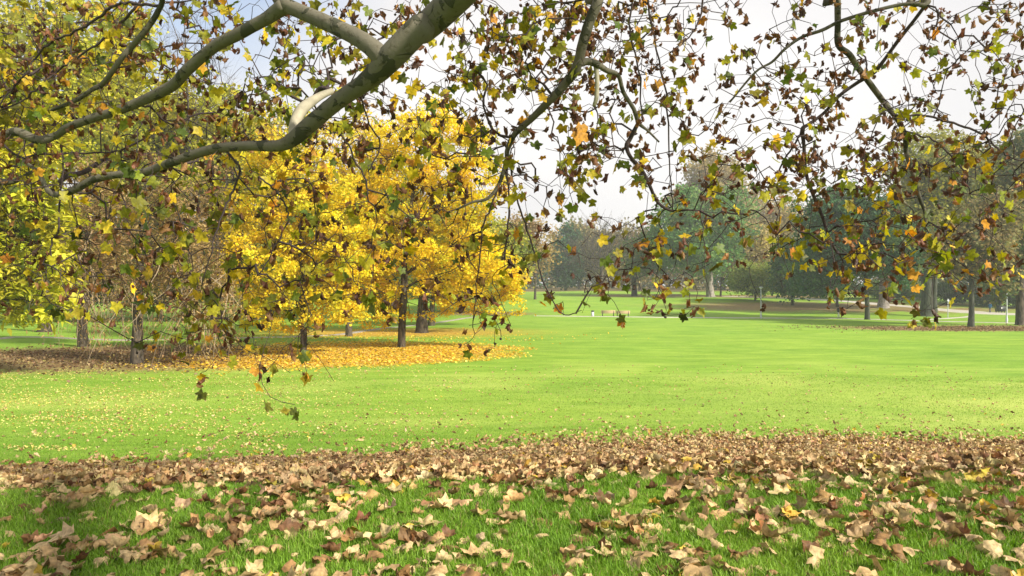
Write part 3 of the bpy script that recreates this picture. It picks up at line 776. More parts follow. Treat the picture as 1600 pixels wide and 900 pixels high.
# fork and the long limb to the left
L2([(600, 92, 32, 5.32), (578, 72, 29, 5.35), (557, 58, 27, 5.4), (518, 39, 25, 5.5), (479, 22, 23, 5.6), (452, 10, 23, 5.65), (434, -4, 19, 5.7), (415, -40, 18, 5.8), (380, -110, 12, 6)])
L2([(446, 8, 26, 5.66), (418, 28, 20, 5.75), (400, 38, 19, 5.8), (367, 56, 19, 5.9), (341, 69, 18, 6.0), (315, 89, 18, 6.1), (289, 113, 18, 6.2), (273, 131, 17, 6.3), (249, 145, 17, 6.4), (223, 157, 15, 6.5), (184, 173, 14, 6.6), (144, 185, 13, 6.7), (105, 200, 12, 6.8), (87, 212, 11, 6.9), (60, 219, 14, 6.9), (26, 206, 14, 6.9), (0, 214, 14, 6.95), (-60, 225, 10, 7)])
L2([(420, -30, 14, 5.9), (330, -40, 10, 6.1), (262, -12, 9, 6.3), (252, 8, 8.5, 6.4), (240, 30, 9, 6.45), (223, 53, 9, 6.5), (205, 74, 9, 6.6), (192, 88, 9, 6.6), (171, 118, 8, 6.7), (158, 133, 8, 6.8), (144, 140, 7, 6.8), (118, 157, 6.5, 6.9), (79, 173, 5, 7), (40, 190, 3, 7)])
L2([(251, 9, 7, 6.4), (230, 9, 6.5, 6.45), (210, 5, 6, 6.5), (190, 4, 6, 6.5), (171, 13, 6, 6.6), (147, 34, 5.5, 6.7), (105, 58, 5, 6.8), (79, 69, 4.5, 6.9), (52, 95, 4, 7), (35, 125, 4, 7), (14, 147, 4, 7), (-20, 190, 3, 7)])
L2([(223, -2, 6, 6.6), (205, 18, 6, 6.6), (184, 39, 5.5, 6.7), (157, 63, 5, 6.7), (118, 89, 4.5, 6.8), (87, 110, 4.5, 6.9), (60, 134, 4, 6.9), (39, 150, 3.5, 7), (0, 168, 3, 7)])
L2([(80, 302, 7, 7.0), (87, 291, 7, 7.1), (105, 275, 8, 7.3), (131, 269, 8, 7.5), (158, 252, 7, 7.7), (172, 247, 4, 7.8)])
# dark ones at the left edge
L2([(-40, 280, 16, 8.0), (0, 284, 12, 8.0), (25, 282, 8, 8.0), (60, 262, 3, 8.0)])
L2([(-30, 190, 6, 7.6), (30, 245, 5, 7.5), (60, 240, 4, 7.5), (150, 237, 4, 7.6), (190, 235, 3, 7.7)])
# right hand branches
preF = [(4.2, -1.2, 4.8, .16), (3.0, 2.4, 6.0, .09), (1.8, 5.0, 5.2, .06)]
L2([(938, -30, 17, 6.2), (935, 0, 17, 6.2), (922, 31, 16.5, 6.25), (911, 66, 16, 6.3), (901, 105, 15, 6.4), (885, 129, 14, 6.5), (859, 157, 13, 6.6), (832, 184, 11, 6.8), (804, 210, 9.5, 6.9), (793, 234, 8, 7.0), (791, 252, 7, 7.0), (780, 287, 6, 7.0), (762, 310, 5, 7.0), (738, 316, 4, 7.0), (712, 328, 3, 7.0)], preF)
L2([(905, 100, 11, 6.38), (918, 96, 12, 6.4), (934, 101, 11, 6.4), (948, 110, 9, 6.5), (966, 118, 7, 6.6), (974, 144, 6.5, 6.7), (990, 170, 6.5, 6.8), (998, 192, 6.5, 6.9), (1012, 204, 4, 7), (1030, 222, 3, 7.0)])
L2([(931, 102, 8, 6.42), (933, 125, 7, 6.42), (932, 152, 7, 6.42), (928, 166, 6, 6.44)])
L2([(998, 190, 6, 6.9), (985, 216, 7, 7.0), (979, 228, 7, 7.0), (985, 245, 6, 7.0), (1003, 266, 6, 7.1), (1016, 292, 5.5, 7.1), (1027, 315, 5, 7.2), (1048, 329, 4, 7.2), (1075, 328, 3, 7.2), (1098, 330, 2, 7.2)])
preH = [(4.6, -2.0, 5.5, .14), (4.6, 2.0, 6.8, .07), (3.9, 5.0, 6.0, .045)]
L2([(1309, -30, 10, 7.2), (1309, 0, 10, 7.2), (1309, 36, 9.5, 7.3), (1310, 70, 9.5, 7.35), (1327, 85, 9.5, 7.4), (1340, 105, 9, 7.5), (1356, 126, 9, 7.6), (1379, 157, 9, 7.7), (1404, 189, 8.5, 7.8), (1414, 213, 7.5, 7.9), (1416, 239, 7, 8), (1427, 273, 7, 8), (1437, 310, 6, 8), (1445, 331, 5, 8), (1446, 360, 3, 8)], preH)
L2([(1465, -60, 10, 7.0), (1450, 3, 9, 7.0), (1430, 6, 6, 7.0), (1403, 8, 5.5, 7.05), (1351, 21, 5.5, 7.1), (1311, 34, 5.5, 7.2), (1285, 47, 5.5, 7.2), (1253, 58, 5, 7.3), (1227, 76, 4.5, 7.3), (1206, 97, 4, 7.4), (1180, 113, 3.5, 7.4), (1140, 160, 3, 7.5)], [(4.6, -2.0, 5.7, .10), (5.2, 3.0, 6.6, .05)])
L2([(1449, 4, 6, 7.0), (1429, 31, 5.5, 7.1), (1406, 60, 6, 7.2), (1385, 89, 5.5, 7.3), (1369, 110, 6.5, 7.4), (1358, 118, 7, 7.5), (1337, 131, 6, 7.6), (1311, 150, 5.5, 7.6), (1288, 176, 5, 7.7), (1264, 194, 5.5, 7.7), (1254, 202, 7, 7.7), (1256, 226, 5.5, 7.7), (1259, 268, 5.5, 7.8), (1269, 300, 5.5, 7.8), (1285, 339, 5, 7.8), (1295, 370, 4.5, 7.8), (1306, 392, 3.5, 7.8)])
L2([(1254, 203, 5, 7.7), (1240, 224, 4.5, 7.7), (1219, 258, 4, 7.8), (1200, 290, 3, 7.8)])
L2([(1379, 157, 5, 7.7), (1395, 178, 5, 7.7), (1442, 181, 5, 7.7), (1482, 192, 5, 7.7), (1521, 205, 5, 7.7), (1547, 223, 4.5, 7.7), (1561, 236, 4, 7.7), (1580, 250, 3, 7.7), (1620, 262, 2, 7.7)])
L2([(1414, 205, 5, 7.8), (1442, 213, 4, 7.8), (1463, 223, 4, 7.8), (1495, 252, 3.5, 7.8), (1512, 277, 3, 7.8), (1520, 310, 2, 7.8)])
# pale broken limb stub on the right, pale limb piece above the big one
L2([(1396, 250, 7, 8.2), (1400, 268, 7, 8.2), (1404, 290, 7, 8.2), (1409, 312, 6, 8.2), (1420, 322, 3, 8.2)])
L2([(458, 214, 15, 5.83), (461, 192, 17, 5.95), (473, 170, 18, 6.05), (497, 152, 13, 6.2), (519, 142, 9, 6.3)])
L2([(519, 143, 8, 6.3), (500, 138, 7, 6.35), (480, 160, 5, 6.4), (440, 140, 4, 6.5), (425, 120, 3, 6.6)])
# hanging dark twigs seen one by one
for rows in ([(95, 226, 4, 6.9), (100, 266, 4, 6.9), (93, 318, 4, 6.9), (91, 357, 4, 6.9), (79, 378, 3.5, 6.9), (81, 426, 2.5, 6.9)],
             [(354, 236, 5, 6.2), (375, 266, 5, 6.2), (362, 300, 5, 6.2), (345, 340, 4, 6.2), (330, 400, 3, 6.2)],
             [(404, 276, 4, 6.3), (420, 289, 4, 6.3), (434, 302, 4, 6.3), (448, 325, 4, 6.3), (450, 350, 3.5, 6.3), (429, 384, 3, 6.3), (405, 428, 2.5, 6.3)],
             [(531, 208, 4, 6.3), (545, 228, 4, 6.3), (557, 252, 4, 6.3), (571, 273, 4, 6.3), (576, 310, 3, 6.3)],
             [(560, 135, 4, 5.9), (578, 195, 3.5, 6.2), (590, 235, 3.5, 6.3), (573, 271, 3, 6.3)],
             [(798, 258, 5, 7.0), (805, 300, 4, 7.0), (820, 350, 4, 7.0), (838, 400, 3.5, 7.0), (850, 440, 3, 7.0), (875, 487, 2.5, 7.0), (902, 490, 2, 7.0)],
             [(791, 252, 5, 7.0), (794, 305, 4, 7.0), (792, 350, 4, 7.0), (788, 400, 3, 7.0)],
             [(780, 290, 4, 7.0), (765, 325, 4, 7.0), (749, 357, 3.5, 7.0), (744, 410, 3, 7.0), (735, 500, 2, 7.0)],
             [(990, -20, 4, 6.8), (985, 50, 4, 6.8), (1000, 110, 4, 6.8), (1004, 190, 3, 6.8)],
             [(1010, -30, 5, 7.2), (1020, 60, 4, 7.2), (1040, 150, 4, 7.2), (1045, 260, 3, 7.2), (1050, 330, 3, 7.2)],
             [(1100, -40, 5, 7.4), (1095, 20, 4, 7.4), (1075, 60, 3, 7.4), (1045, 85, 2.5, 7.4)]):
    L2(rows)
nodes, parents, plen, rfix = [], [], [], []
for nm, S, sd in limbs:
    v, f = tube(S[:, :3] - PO, S[:, 3], sd, .05)
    mid = S[len(S) // 2]
    thick = S[:, 3].max() > .026
    mesh_obj('limb' if thick else 'branch', v, f, M_BARE if nm == 'pale' else M_PBARK if thick else M_TWIG, proot, smooth=True)
    start = len(nodes)
    for i in range(0, len(S), 2):
        if S[i, 1] < 3.5: continue
        nodes.append(S[i, :3]); parents.append(-1); plen.append(0.0 if S[i, 3] > .02 else .25)
# leaf targets from the density the photo shows (columns of 100 px, rows of 50 px)
DEN = [[12,11,6,5,6,6,5,10,12,11,9,3,4,4,3,5],[12,11,9,6,6,7,6,10,12,10,6,3,4,5,4,6],[12,11,10,9,8,7,8,7,9,9,5,4,6,6,6,7],[10,9,10,10,8,7,7,5,8,8,5,5,7,6,6,5],
       [9,8,8,8,7,6,6,6,7,8,6,6,8,8,8,8],[7,6,7,7,6,6,5,5,4,5,7,7,8,9,9,8],[5,5,6,6,5,5,4,5,3,3,7,8,7,10,10,7],[5,5,5,5,4,4,3,5,2,4,7,5,5,10,10,5],
       [5,5,4,6,4,3,2,4,2,3,5,1,2.5,5,7,3],[1,2,5,6,2,2,1,4,1,1,3,0,0,1,1,0],[0,0,3,5,2,0,0,2,0,0,0,0,0,0,0,0],[0,0,0,.6,1.4,0,0,0,0,0,0,0,0,0,0,0]]
DM = 3.3
tg, leafy, tpx = [], [], []
for r_, row in enumerate(DEN):
    for c_, k in enumerate(row):
        n = rng.poisson(k * DM * (1.15 if c_ < 7 else 1.0))
        nb = rng.poisson(k * .9)
        for q in range(n + nb):
            px = c_ * 100 + rng.random() * 100; py = r_ * 50 + rng.random() * 50
            if vn(px / 38, py / 38, 12) < .42 and rng.random() < .6:
                px += 30 * rng.normal(); py += 22 * rng.normal()
                if vn(px / 38, py / 38, 12) < .42: continue
            dm = 6.75 + .6 * sm(700, 1600, px) + .45 * (1 - sm(0, 500, px)) + .6 * (vn(px / 160, py / 120, 6) - .3)
            d_ = dm + rng.normal() * .45 + (rng.random() < .3) * rng.random() * 2.2
            tg.append(at(px, py, max(d_, 4.9))); leafy.append(q < n); tpx.append((px, py))
# beyond the edges of the frame, so that the branches do not stop at it
for q in range(520):
    if q % 2: px, py = rng.random() * 2000 - 200, -rng.random() * 160
    else: px, py = (-200 * rng.random() if rng.random() < .5 else 1600 + 250 * rng.random()), rng.random() * 400
    tg.append(at(px, py, 6.2 + rng.random() * 2.4)); leafy.append(True); tpx.append((px, py))
# big nearer leaves of the cluster at the left
for px, py in [(218, 302), (268, 345), (232, 372), (240, 395), (262, 385), (292, 352), (322, 362), (276, 372), (215, 235), (1380, 355), (1485, 180), (1415, 465), (1478, 398), (1508, 447), (1390, 472), (1430, 462)]:
    tg.append(at(px, py, 5.6)); leafy.append(True); tpx.append((px, py))
for px, py in [(410, 600), (422, 620), (460, 632), (405, 575), (440, 628)]:
    tg.append(at(px, py, 6.1)); leafy.append(True); tpx.append((px, py))
tg = np.array(tg); leafy = np.array(leafy); tpx = np.array(tpx)
N_, P_, T_ = grow(nodes, parents, plen, tg, bf=.22, seg=.09, droop=.13, wig=.15)
n0 = len(nodes)
rad, w = pipe_radius(P_, n0, .0027, .44, .015)
k = np.arange(n0, len(N_)); pa = P_[k]
ra = np.minimum(rad[pa], rad[k] * 1.25)
v, f = edges_mesh(N_[pa] - PO, N_[k] - PO, ra, rad[k], 4)
mesh_obj('twigs', v, f, M_TWIG, proot)
# leaves
PB = [(.15, .065, .030), (.21, .10, .04), (.085, .042, .024), (.30, .16, .06)]
PY = [(.26, .25, .020), (.42, .36, .020), (.16, .19, .02), (.66, .46, .025), (.60, .28, .03), (.10, .14, .02)]
lt = T_[leafy]; lp = tpx[leafy]
cnt = 1 + (rng.random(len(lt)) < .55) + (rng.random(len(lt)) < .35)
idx = np.repeat(np.arange(len(lt)), cnt)
pos = N_[lt[idx]] + rng.normal(size=(len(idx), 3)) * .035
px = lp[idx, 0]; py = lp[idx, 1]
n = len(idx)
pbrown = .62 + .12 * sm(700, 1100, px) * (py < 250) - .10 * (px < 500) - .08 * sm(300, 450, py)
isb = rng.random(n) < pbrown
col = np.where(isb[:, None], palette(PB, [4, 3, 3, 1.5], n, .2), palette(PY, [5, 4, 3, 2.0, .9, 1.5], n, .2))
scale = np.where(isb, .085 + .05 * rng.random(n), .10 + .075 * rng.random(n))
big = np.arange(n) >= n  # placeholder mask kept simple
nearby = (np.linalg.norm(pos - np.array([0, 0, CAMZ]), axis=1) < 5.9) & (py > 150)
scale = np.where(nearby & ~isb, scale * 1.35, scale)
# leaves hang: tip (+y of the shape) turned downwards
rx = R(-90) + rng.normal(size=n) * .55
Mx = rotmats(rx, rng.normal(size=n) * .55, rng.random(n) * 6.28)
pos[:, 2] -= .04
m = isb
v1, f1, c1 = scatter(HANGB, rng.integers(0, 5, n)[m], (pos - PO)[m], Mx[m], scale[m] * 1.06, col[m])
v2, f2, c2 = scatter(HANG, rng.integers(0, 5, n)[~m], (pos - PO)[~m], Mx[~m], scale[~m] * 1.0, col[~m])
mesh_obj('foliage', np.vstack([v1, v2]), np.vstack([f1, f2 + len(v1)]), M_PLANE, proot, col=np.vstack([c1, c2]))
# seed balls
k = rng.choice(T_, 70)
sb = []
for j in k:
    c = N_[j] - PO - np.array([0, 0, .06 + .05 * rng.random()])
    u = np.array([[0, 0, 1.], [0, 0, -1], [1, 0, 0], [-1, 0, 0], [0, 1, 0], [0, -1, 0]])
    fo = np.array([[0, 2, 4], [0, 4, 3], [0, 3, 5], [0, 5, 2], [1, 4, 2], [1, 3, 4], [1, 5, 3], [1, 2, 5]])
    vm = np.vstack([u] + [((u[a] + u[b]) / np.linalg.norm(u[a] + u[b]))[None] for a, b in [(0, 2), (0, 3), (0, 4), (0, 5), (1, 2), (1, 3), (1, 4), (1, 5), (2, 4), (4, 3), (3, 5), (5, 2)]])
    e = {(0, 2): 6, (0, 3): 7, (0, 4): 8, (0, 5): 9, (1, 2): 10, (1, 3): 11, (1, 4): 12, (1, 5): 13, (2, 4): 14, (3, 4): 15, (3, 5): 16, (2, 5): 17}
    ff = []
    for a, b, d_ in fo:
        ab, bd_, da = e[tuple(sorted((a, b)))], e[tuple(sorted((b, d_)))], e[tuple(sorted((d_, a)))]
        ff += [[a, ab, da], [b, bd_, ab], [d_, da, bd_], [ab, bd_, da]]
    sb.append((vm * .014 + c, [np.array(ff)]))
    sb.append((lambda q: (q[0], [q[1]]))(edges_mesh((N_[j] - PO)[None], c[None], np.array([.001]), np.array([.001]), 3)))
v, f = cat_meshes(sb)
mesh_obj('seed_balls', v, f, M_TWIG, proot, smooth=True)['kind'] = 'stuff'
# the rest of the crown above and behind the viewpoint (unseen, shaped for the shade it casts on the near grass)
tg2 = []
while len(tg2) < 420:
    p = np.array([rng.random() * 26 - 9, rng.random() * 19 - 10, 3.6 + rng.random() * 8.5])
    if p[1] > -1 and (p[2] - CAMZ) < .50 * max(p[1], 0) + .6: continue
    if p[1] > 3 and abs(p[0]) < .8 * p[1] and (p[2] - CAMZ) < .46 * p[1] + .5: continue
    
    if p[0] < -2.5 and rng.random() < .75: continue
    sx_, sy_ = p[0] - 1.26 * p[2], p[1] + .88 * p[2]
    if -7 < sx_ < 6 and 3.5 < sy_ < 8.0 and rng.random() < .75: continue  # crown thinned where its shadow would land on the near grass
    tg2.append(p)
main = [(5.5, -3.5, 0), (5.4, -3.3, 1.5), (5.0, -2.6, 3.2), (4.2, -1.2, 4.6), (5.5, -3.6, 6), (5.6, -3.8, 8)]
N2, P2, T2 = grow(main, [-1, 0, 1, 2, 2, 4], [0, 1, 3, 4, 5, 6], np.array(tg2), bf=.4, seg=.6, droop=.05, wig=.08)
r2, _ = pipe_radius(P2, 6, .012, .5, .25)
k = np.arange(4, len(N2)); pa = P2[k]
v, f = edges_mesh(N2[pa] - PO, N2[k] - PO, np.minimum(r2[pa], r2[k] * 1.5), r2[k], 6)
mesh_obj('upper_limbs', v, f, M_PBARK, proot, smooth=True)
n = 3200
pos = N2[T2][rng.integers(0, len(T2), n)] + rng.normal(size=(n, 3)) * .55
ok = ~((pos[:, 1] > 1) & ((pos[:, 2] - CAMZ) < .43 * pos[:, 1] + .15) & (np.abs(pos[:, 0]) < .78 * pos[:, 1] + .2)) & (pos[:, 2] > 2.6)
sx_ = pos[:, 0] - 1.26 * pos[:, 2]; sy_ = pos[:, 1] + .88 * pos[:, 2]
ok &= ~((sx_ > -7) & (sx_ < 6) & (sy_ > 3.5) & (sy_ < 8.0) & (rng.random(len(sx_)) < .6))  # leaves dropped as well, to lighten the shadow on that grass
pos = pos[ok]; n = len(pos)
col = palette(PY + PB, [5, 4, 3, 2, .6, 1.5, 3, 2, 2, 1], n, .2)
v, f, c = scatter(HANG, rng.integers(0, 5, n), pos - PO, rotmats(R(-90) + rng.normal(size=n) * .6, rng.normal(size=n) * .5, rng.random(n) * 6.28), .16 + .06 * rng.random(n), col)
mesh_obj('upper_foliage', v, f, M_PLANE, proot, col=c)

# ------------------------------------------------------------------ grass
def blades(n, y0, y1, h, wd, pw=1.0):
    y = np.sqrt(y0 ** 2 + (y1 ** 2 - y0 ** 2) * rng.random(n) ** pw)
    x = (rng.random(n) * 2 - 1) * (y * .74 + .35)
    clump = fbm(x * 2.2, y * 2.2, 3)
    bare = (fbm(x * .9, y * .9, 14) < .36) & (x > .3) & (rng.random(n) < .55)
    z = G(x, y)
    hh = h * (.45 + .9 * clump) * (.6 + .6 * rng.random(n)) * np.where(bare, .4, 1)
    a = rng.random(n) * 6.28
    dx, dy = np.cos(a), np.sin(a)
    le = (.15 + .95 * rng.random(n)) * hh
    la = a + 1.57 + rng.normal(size=n) * .5
    w2 = wd * (.7 + .6 * rng.random(n))
    base = np.stack([x, y, z - .005], 1)
    s = np.stack([dx * w2 / 2, dy * w2 / 2, 0 * x], 1)
    l1 = np.stack([np.cos(la) * le * .3, np.sin(la) * le * .3, hh * .62], 1)
    l2 = np.stack([np.cos(la) * le, np.sin(la) * le, hh], 1)
    V = np.stack([base - s, base + s, base + l1 + s * .7, base + l1 - s * .7, base + l2], 1)
    o = (np.arange(n) * 5)[:, None]
    q = np.array([[0, 1, 2, 3]]) + o; t = np.array([[3, 2, 4]]) + o
    tint = fbm(x * .8, y * .8, 8)[:, None]
    col = np.array([.13, .28, .022]) * (1 - tint) + np.array([.25, .39, .045]) * tint
    col = col * (.45 + 1.0 * rng.random((n, 1)))
    dry = rng.random(n) < .05
    col[dry] = np.array([.38, .33, .13])
    return V.reshape(-1, 3), [q, t], np.repeat(col, 5, 0)
gp = [blades(170000, 3.3, 6.8, .062, .0055), blades(130000, 6.8, 14, .055, .008), blades(170000, 12, 34, .035, .014)]
v, f = cat_meshes([(a, b) for a, b, _ in gp])
g = mesh_obj('grass', v, f, M_GRASS, col=np.vstack([c for _, _, c in gp]))
tag(g, 'fresh green grass growing in the foreground under the fallen leaves', 'grass', kind='stuff')

# ------------------------------------------------------------------ fallen leaves
DRYC = [(.44, .295, .14), (.52, .375, .19), (.28, .16, .065), (.15, .075, .032), (.52, .39, .20), (.46, .32, .05)]
DRYW = [5, 4.5, 3, 1.6, 2.6, .7]
kinds = []
LBL = {0: 'arched tan', 1: 'rolled tan', 2: 'upturned tan', 3: 'domed tan', 4: 'cupped tan', 5: 'nearly flat tan', 6: 'folded tan', 7: 'tightly rolled tan'}
CN = ['tan', 'pale beige', 'russet brown', 'dark brown', 'straw coloured', 'mustard yellow']
for s, (sv, sf) in enumerate(DRY):
    for ci in ([0, 1, 2] if s % 2 else [4, 3, 5]):
        shape_word = LBL[s].rsplit(' ', 1)[0]
        v = sv.copy(); v[:, 2] -= np.percentile(v[:, 2], 8)
        me_o = mesh_obj('fallen_leaf', v, sf, M_DRY, col=np.tile(np.array(DRYC[ci]), (len(v), 1)) * (1 + .12 * rng.normal(size=(len(v), 1))), smooth=False)
        kinds.append((me_o, f'{shape_word} {CN[ci]} plane leaf lying on the near grass', DRYW[ci]))
kw = np.array([q[2] for q in kinds]); kw = kw / kw.sum()
pts = []
while len(pts) < 2000:
    y = math.sqrt(3.85 ** 2 + (7.6 ** 2 - 3.85 ** 2) * rng.random()); x = (rng.random() * 2 - 1) * (y * .71 + .1)
    cl = float(fbm(x * 2.0, y * 2.6, 21)) + .10 * float(sm(.5, 3.5, x)) + .06 * float(sm(6, 7.4, y))
    if cl < .47 and rng.random() < .72: continue
    pts.append((x, y))
pts.sort(key=lambda q: q[1])
PTS_FAR = np.array(pts[300:]); pts = pts[:300]
used = set()
for (x, y) in pts:
    k = int(rng.choice(len(kinds), p=kw))
    src, lb, _ = kinds[k]
    if k in used: o = src.copy(); COL.objects.link(o)
    else: o = src; used.add(k)
    s = .10 + .13 * rng.random() ** 1.1
    o.location = (x, y, float(G(x, y)) + .012 + .018 * rng.random())
    flip = math.pi if rng.random() < .35 else 0
    if flip: o.location.z += .02
    o.rotation_euler = (rng.normal() * .42 + flip, rng.normal() * .42, rng.random() * 6.28)
    o.scale = (s, s, s)
    tag(o, lb, 'fallen leaf', 'fallen plane leaves lying in the near grass')
for k, (src, _, _) in enumerate(kinds):
    if k not in used: bpy.data.objects.remove(src)

def leafstuff(n, samp, size, cols, wts, shapes, lift, tilt=.45, mat=M_DRY, name='fallen_leaves', label=''):
    x, y = samp(n)
    n = len(x)
    z = G(x, y) + lift * rng.random(n)
    Mx = rotmats(rng.normal(size=n) * tilt + (rng.random(n) < .4) * math.pi, rng.normal(size=n) * tilt, rng.random(n) * 6.28)
    sc = size * (.65 + .6 * rng.random(n))
    return scatter(shapes, rng.integers(0, len(shapes), n), np.stack([x, y, z + .02], 1), Mx, sc, palette(cols, wts, n, .2))
def band(n):
    y = 5.9 + 17 * rng.random(n * 2) ** 1.1; x = (rng.random(n * 2) * 2 - 1) * (y * .74 + .3)
    ye = y - .22 * np.minimum(x, 1.5) * (y / 8) ** 0
    hi = 13.6 + .42 * np.minimum(x, 3)
    edge = vn(x * 1.4, y * .5, 5) * 1.6
    dens = (.0 + 1.0 * sm(6.4, 8.0, y + .5 * vn(x * 1.3, y, 2) - .06 * np.minimum(x, 0) * 1)) * (1 - .93 * sm(hi - 2.0 + edge, hi + .9 + edge, y)) * (1 - .95 * sm(hi + 1, hi + 4.5, y))
    cl = fbm(x * 1.5, y * 1.5, 21)
    dens = dens * (.35 + 1.1 * sm(.3, .6, cl) + .6 * sm(7, 8, y)) * (y / 15)
    k = rng.random(n * 2) < dens
    return x[k], y[k]
v, f, c = leafstuff(60000, band, .145, DRYC, DRYW, FLAT, .09, .5)
v2, f2, c2 = leafstuff(1, lambda n: (PTS_FAR[:, 0], PTS_FAR[:, 1]), .185, DRYC, DRYW, DRY, .03, .35)
o = mesh_obj('fallen_leaves', np.vstack([v, v2]), np.vstack([f, f2 + len(v)]), M_DRY, col=np.vstack([c, c2]))
tag(o, 'thick band of brown fallen plane leaves where the near grass drops away', 'fallen leaves', kind='stuff')
# pale leaves on the lawn, yellow carpet, brown litter
def pale(n):
    y = 15.5 + 28 * rng.random(n) ** 1.1; x = -1.0 * rng.random(n) ** .7 * (y * .8) + rng.random(n) * 3
    k = (rng.random(n) < sm(.35, .62, fbm(x / 2.2, y / 1.6, 31)) * (.25 + .75 * sm(-2, -10, x + 0 * y)))
    return x[k], y[k]
v, f, c = leafstuff(17000, pale, .085, [(.50, .46, .13), (.56, .50, .18), (.46, .34, .06)], [3, 3, 1], FLAT[:3], .03, .25)
v2, f2, c2 = leafstuff(1600, lambda n: ((rng.random(n) * 1.6 - .7) * 25, 15 + 24 * rng.random(n)), .12, DRYC, DRYW, FLAT[:3], .03, .3)
o = mesh_obj('lawn_leaves', np.vstack([v, v2]), np.vstack([f, f2 + len(v)]), M_DRY, col=np.vstack([c, c2]))
tag(o, 'pale yellow leaves scattered thinly over the sunlit lawn', 'fallen leaves', kind='stuff')
def yel(n):
    x = gx(560, 48) + rng.normal(size=n) * 9; y = 48 + rng.normal(size=n) * 8
    k = rng.random(n) < yellow_mask(x, y) ** 2.2 * 1.1
    return x[k], y[k]
v, f, c = leafstuff(80000, yel, .15, [(.76, .50, .04), (.82, .61, .10), (.54, .33, .05), (.68, .52, .15)], [4, 4, 2, 2], QUAD, .05, .35)
o = mesh_obj('yellow_leaf_carpet', v, f, M_LEAF, col=c)
tag(o, 'carpet of golden leaves fallen under the yellow maples', 'fallen leaves', kind='stuff')
def brn(n):
    x = np.concatenate([gx(165, 43) + rng.normal(size=n // 2) * 9, gx(1500, 76) + rng.normal(size=n // 2) * 14]); y = np.concatenate([45 + rng.normal(size=n // 2) * 6, 77 + rng.normal(size=n // 2) * 5])
    k = rng.random(len(x)) < brown_mask(x, y) ** 2.5
    return x[k], y[k]
v, f, c = leafstuff(46000, brn, .16, [(.20, .125, .06), (.28, .19, .10), (.12, .075, .04), (.38, .28, .15)], [3, 3, 3, 1.5], QUAD, .06, .5)
o = mesh_obj('brown_litter', v, f, M_LEAF, col=c)
tag(o, 'dull brown litter lying under the brown conifers and the trees on the right', 'fallen leaves', kind='stuff')

# ------------------------------------------------------------------ small things
def box(cx, cy, cz, sx, sy, sz, bev=0):
    x, y, z = sx / 2, sy / 2, sz / 2
    v = np.array([[-x, -y, -z], [x, -y, -z], [x, y, -z], [-x, y, -z], [-x, -y, z], [x, -y, z], [x, y, z], [-x, y, z]]) + [cx, cy, cz]
    f = np.array([[0, 3, 2, 1], [4, 5, 6, 7], [0, 1, 5, 4], [1, 2, 6, 5], [2, 3, 7, 6], [3, 0, 4, 7]])
    return v, [f]
def lathe(prof, n=20):
    P = np.array([[0, 0, z] for _, z in prof], float)
    a = np.arange(n) / n * 2 * np.pi
    v = np.array([[r * math.cos(t), r * math.sin(t), z] for r, z in prof for t in a])
    m = len(prof); i = np.arange(m - 1)[:, None] * n; j = np.arange(n)[None]; j2 = (j + 1) % n
    return v, [np.stack([i + j, i + j2, i + n + j2, i + n + j], -1).reshape(-1, 4)]
M_STEEL = plain_mat('galvanised_steel', (.50, .53, .54), .5, .25, 6, .12)
M_WHITE = plain_mat('lamp_glass', (.82, .82, .80), .3, 0, 3, .03, 0)
M_WOOD = plain_mat('bench_wood', (.48, .33, .21), .7, 0, 9, .2)
M_DARK = plain_mat('dark_metal', (.035, .04, .04), .5, .3, 6, .2)
M_STONE = plain_mat('pale_stone', (.42, .40, .36), .85, 0, 5, .15)
def lamp(px, d_, h, label):
    r = empty('street_lamp', on_ground(px, d_)); tag(r, label, 'lamp', 'lamps beside the park paths')
    v, f = cat_meshes([lathe([(.13, -.1), (.13, .55), (.095, .62), (.08, 1.0), (.07, h - .22), (.06, h - .1)])])
    mesh_obj('pole', v, f, M_STEEL, r, smooth=True)
    v, f = lathe([(.06, h - .14), (.16, h - .06), (.22, h + .05), (.17, h + .11), (.02, h + .13)])
    mesh_obj('diffuser', v, f, M_WHITE, r, smooth=True)
    v, f = lathe([(.0, h + .19), (.20, h + .15), (.31, h + .09), (.30, h + .06), (.0, h + .10)])
    mesh_obj('lamp_cap', v, f, M_STEEL, r, smooth=True)
lamp(1189, 106, 4.35, 'slim grey lamp standing alone at the path in the middle of the lawn')
lamp(1573, 90, 4.3, 'slim grey lamp near the right edge, before the wide path')
r = empty('post', on_ground(1481, 107)); tag(r, 'thin grey post between the plane trunk and the mossy trunk', 'post')
v, f = lathe([(.05, -.1), (.05, 2.75), (.03, 2.8), (0, 2.81)], 12); mesh_obj('pole', v, f, M_STEEL, r, smooth=True)
v, f = box(0, -.06, 2.45, .32, .02, .4); mesh_obj('plate', v, f, M_STEEL, r)

def bench(px, d_, label, rz):
    r = empty('park_bench', on_ground(px, d_), rz); tag(r, label, 'bench', 'wooden benches beside the lawn path')
    v, f = cat_meshes([box(0, -.22 + .13 * i, .46, 2.1, .11, .04) for i in range(4)]); mesh_obj('seat', v, f, M_WOOD, r)
    v, f = cat_meshes([box(0, .24 + .02 * i, .58 + .13 * i, 2.1, .035, .11) for i in range(3)]); mesh_obj('backrest', v, f, M_WOOD, r)
    for sx in (-.82, .82):
        v, f = cat_meshes([box(sx, -.2, .21, .06, .06, .46), box(sx, .21, .21, .06, .06, .46), box(sx, 0, .415, .06, .5, .05), box(sx, .275, .66, .06, .04, .5)])
        mesh_obj('leg', v, f, M_DARK, r)
bench(950, 111.2, 'light wooden bench right next to the litter bin', R(180))
bench(973, 110.9, 'light wooden bench of the pair, the one farther from the litter bin', R(180))
r = empty('litter_bin', on_ground(926, 111.4)); tag(r, 'grey metal litter bin with dark top beside the wooden bench', 'litter bin')
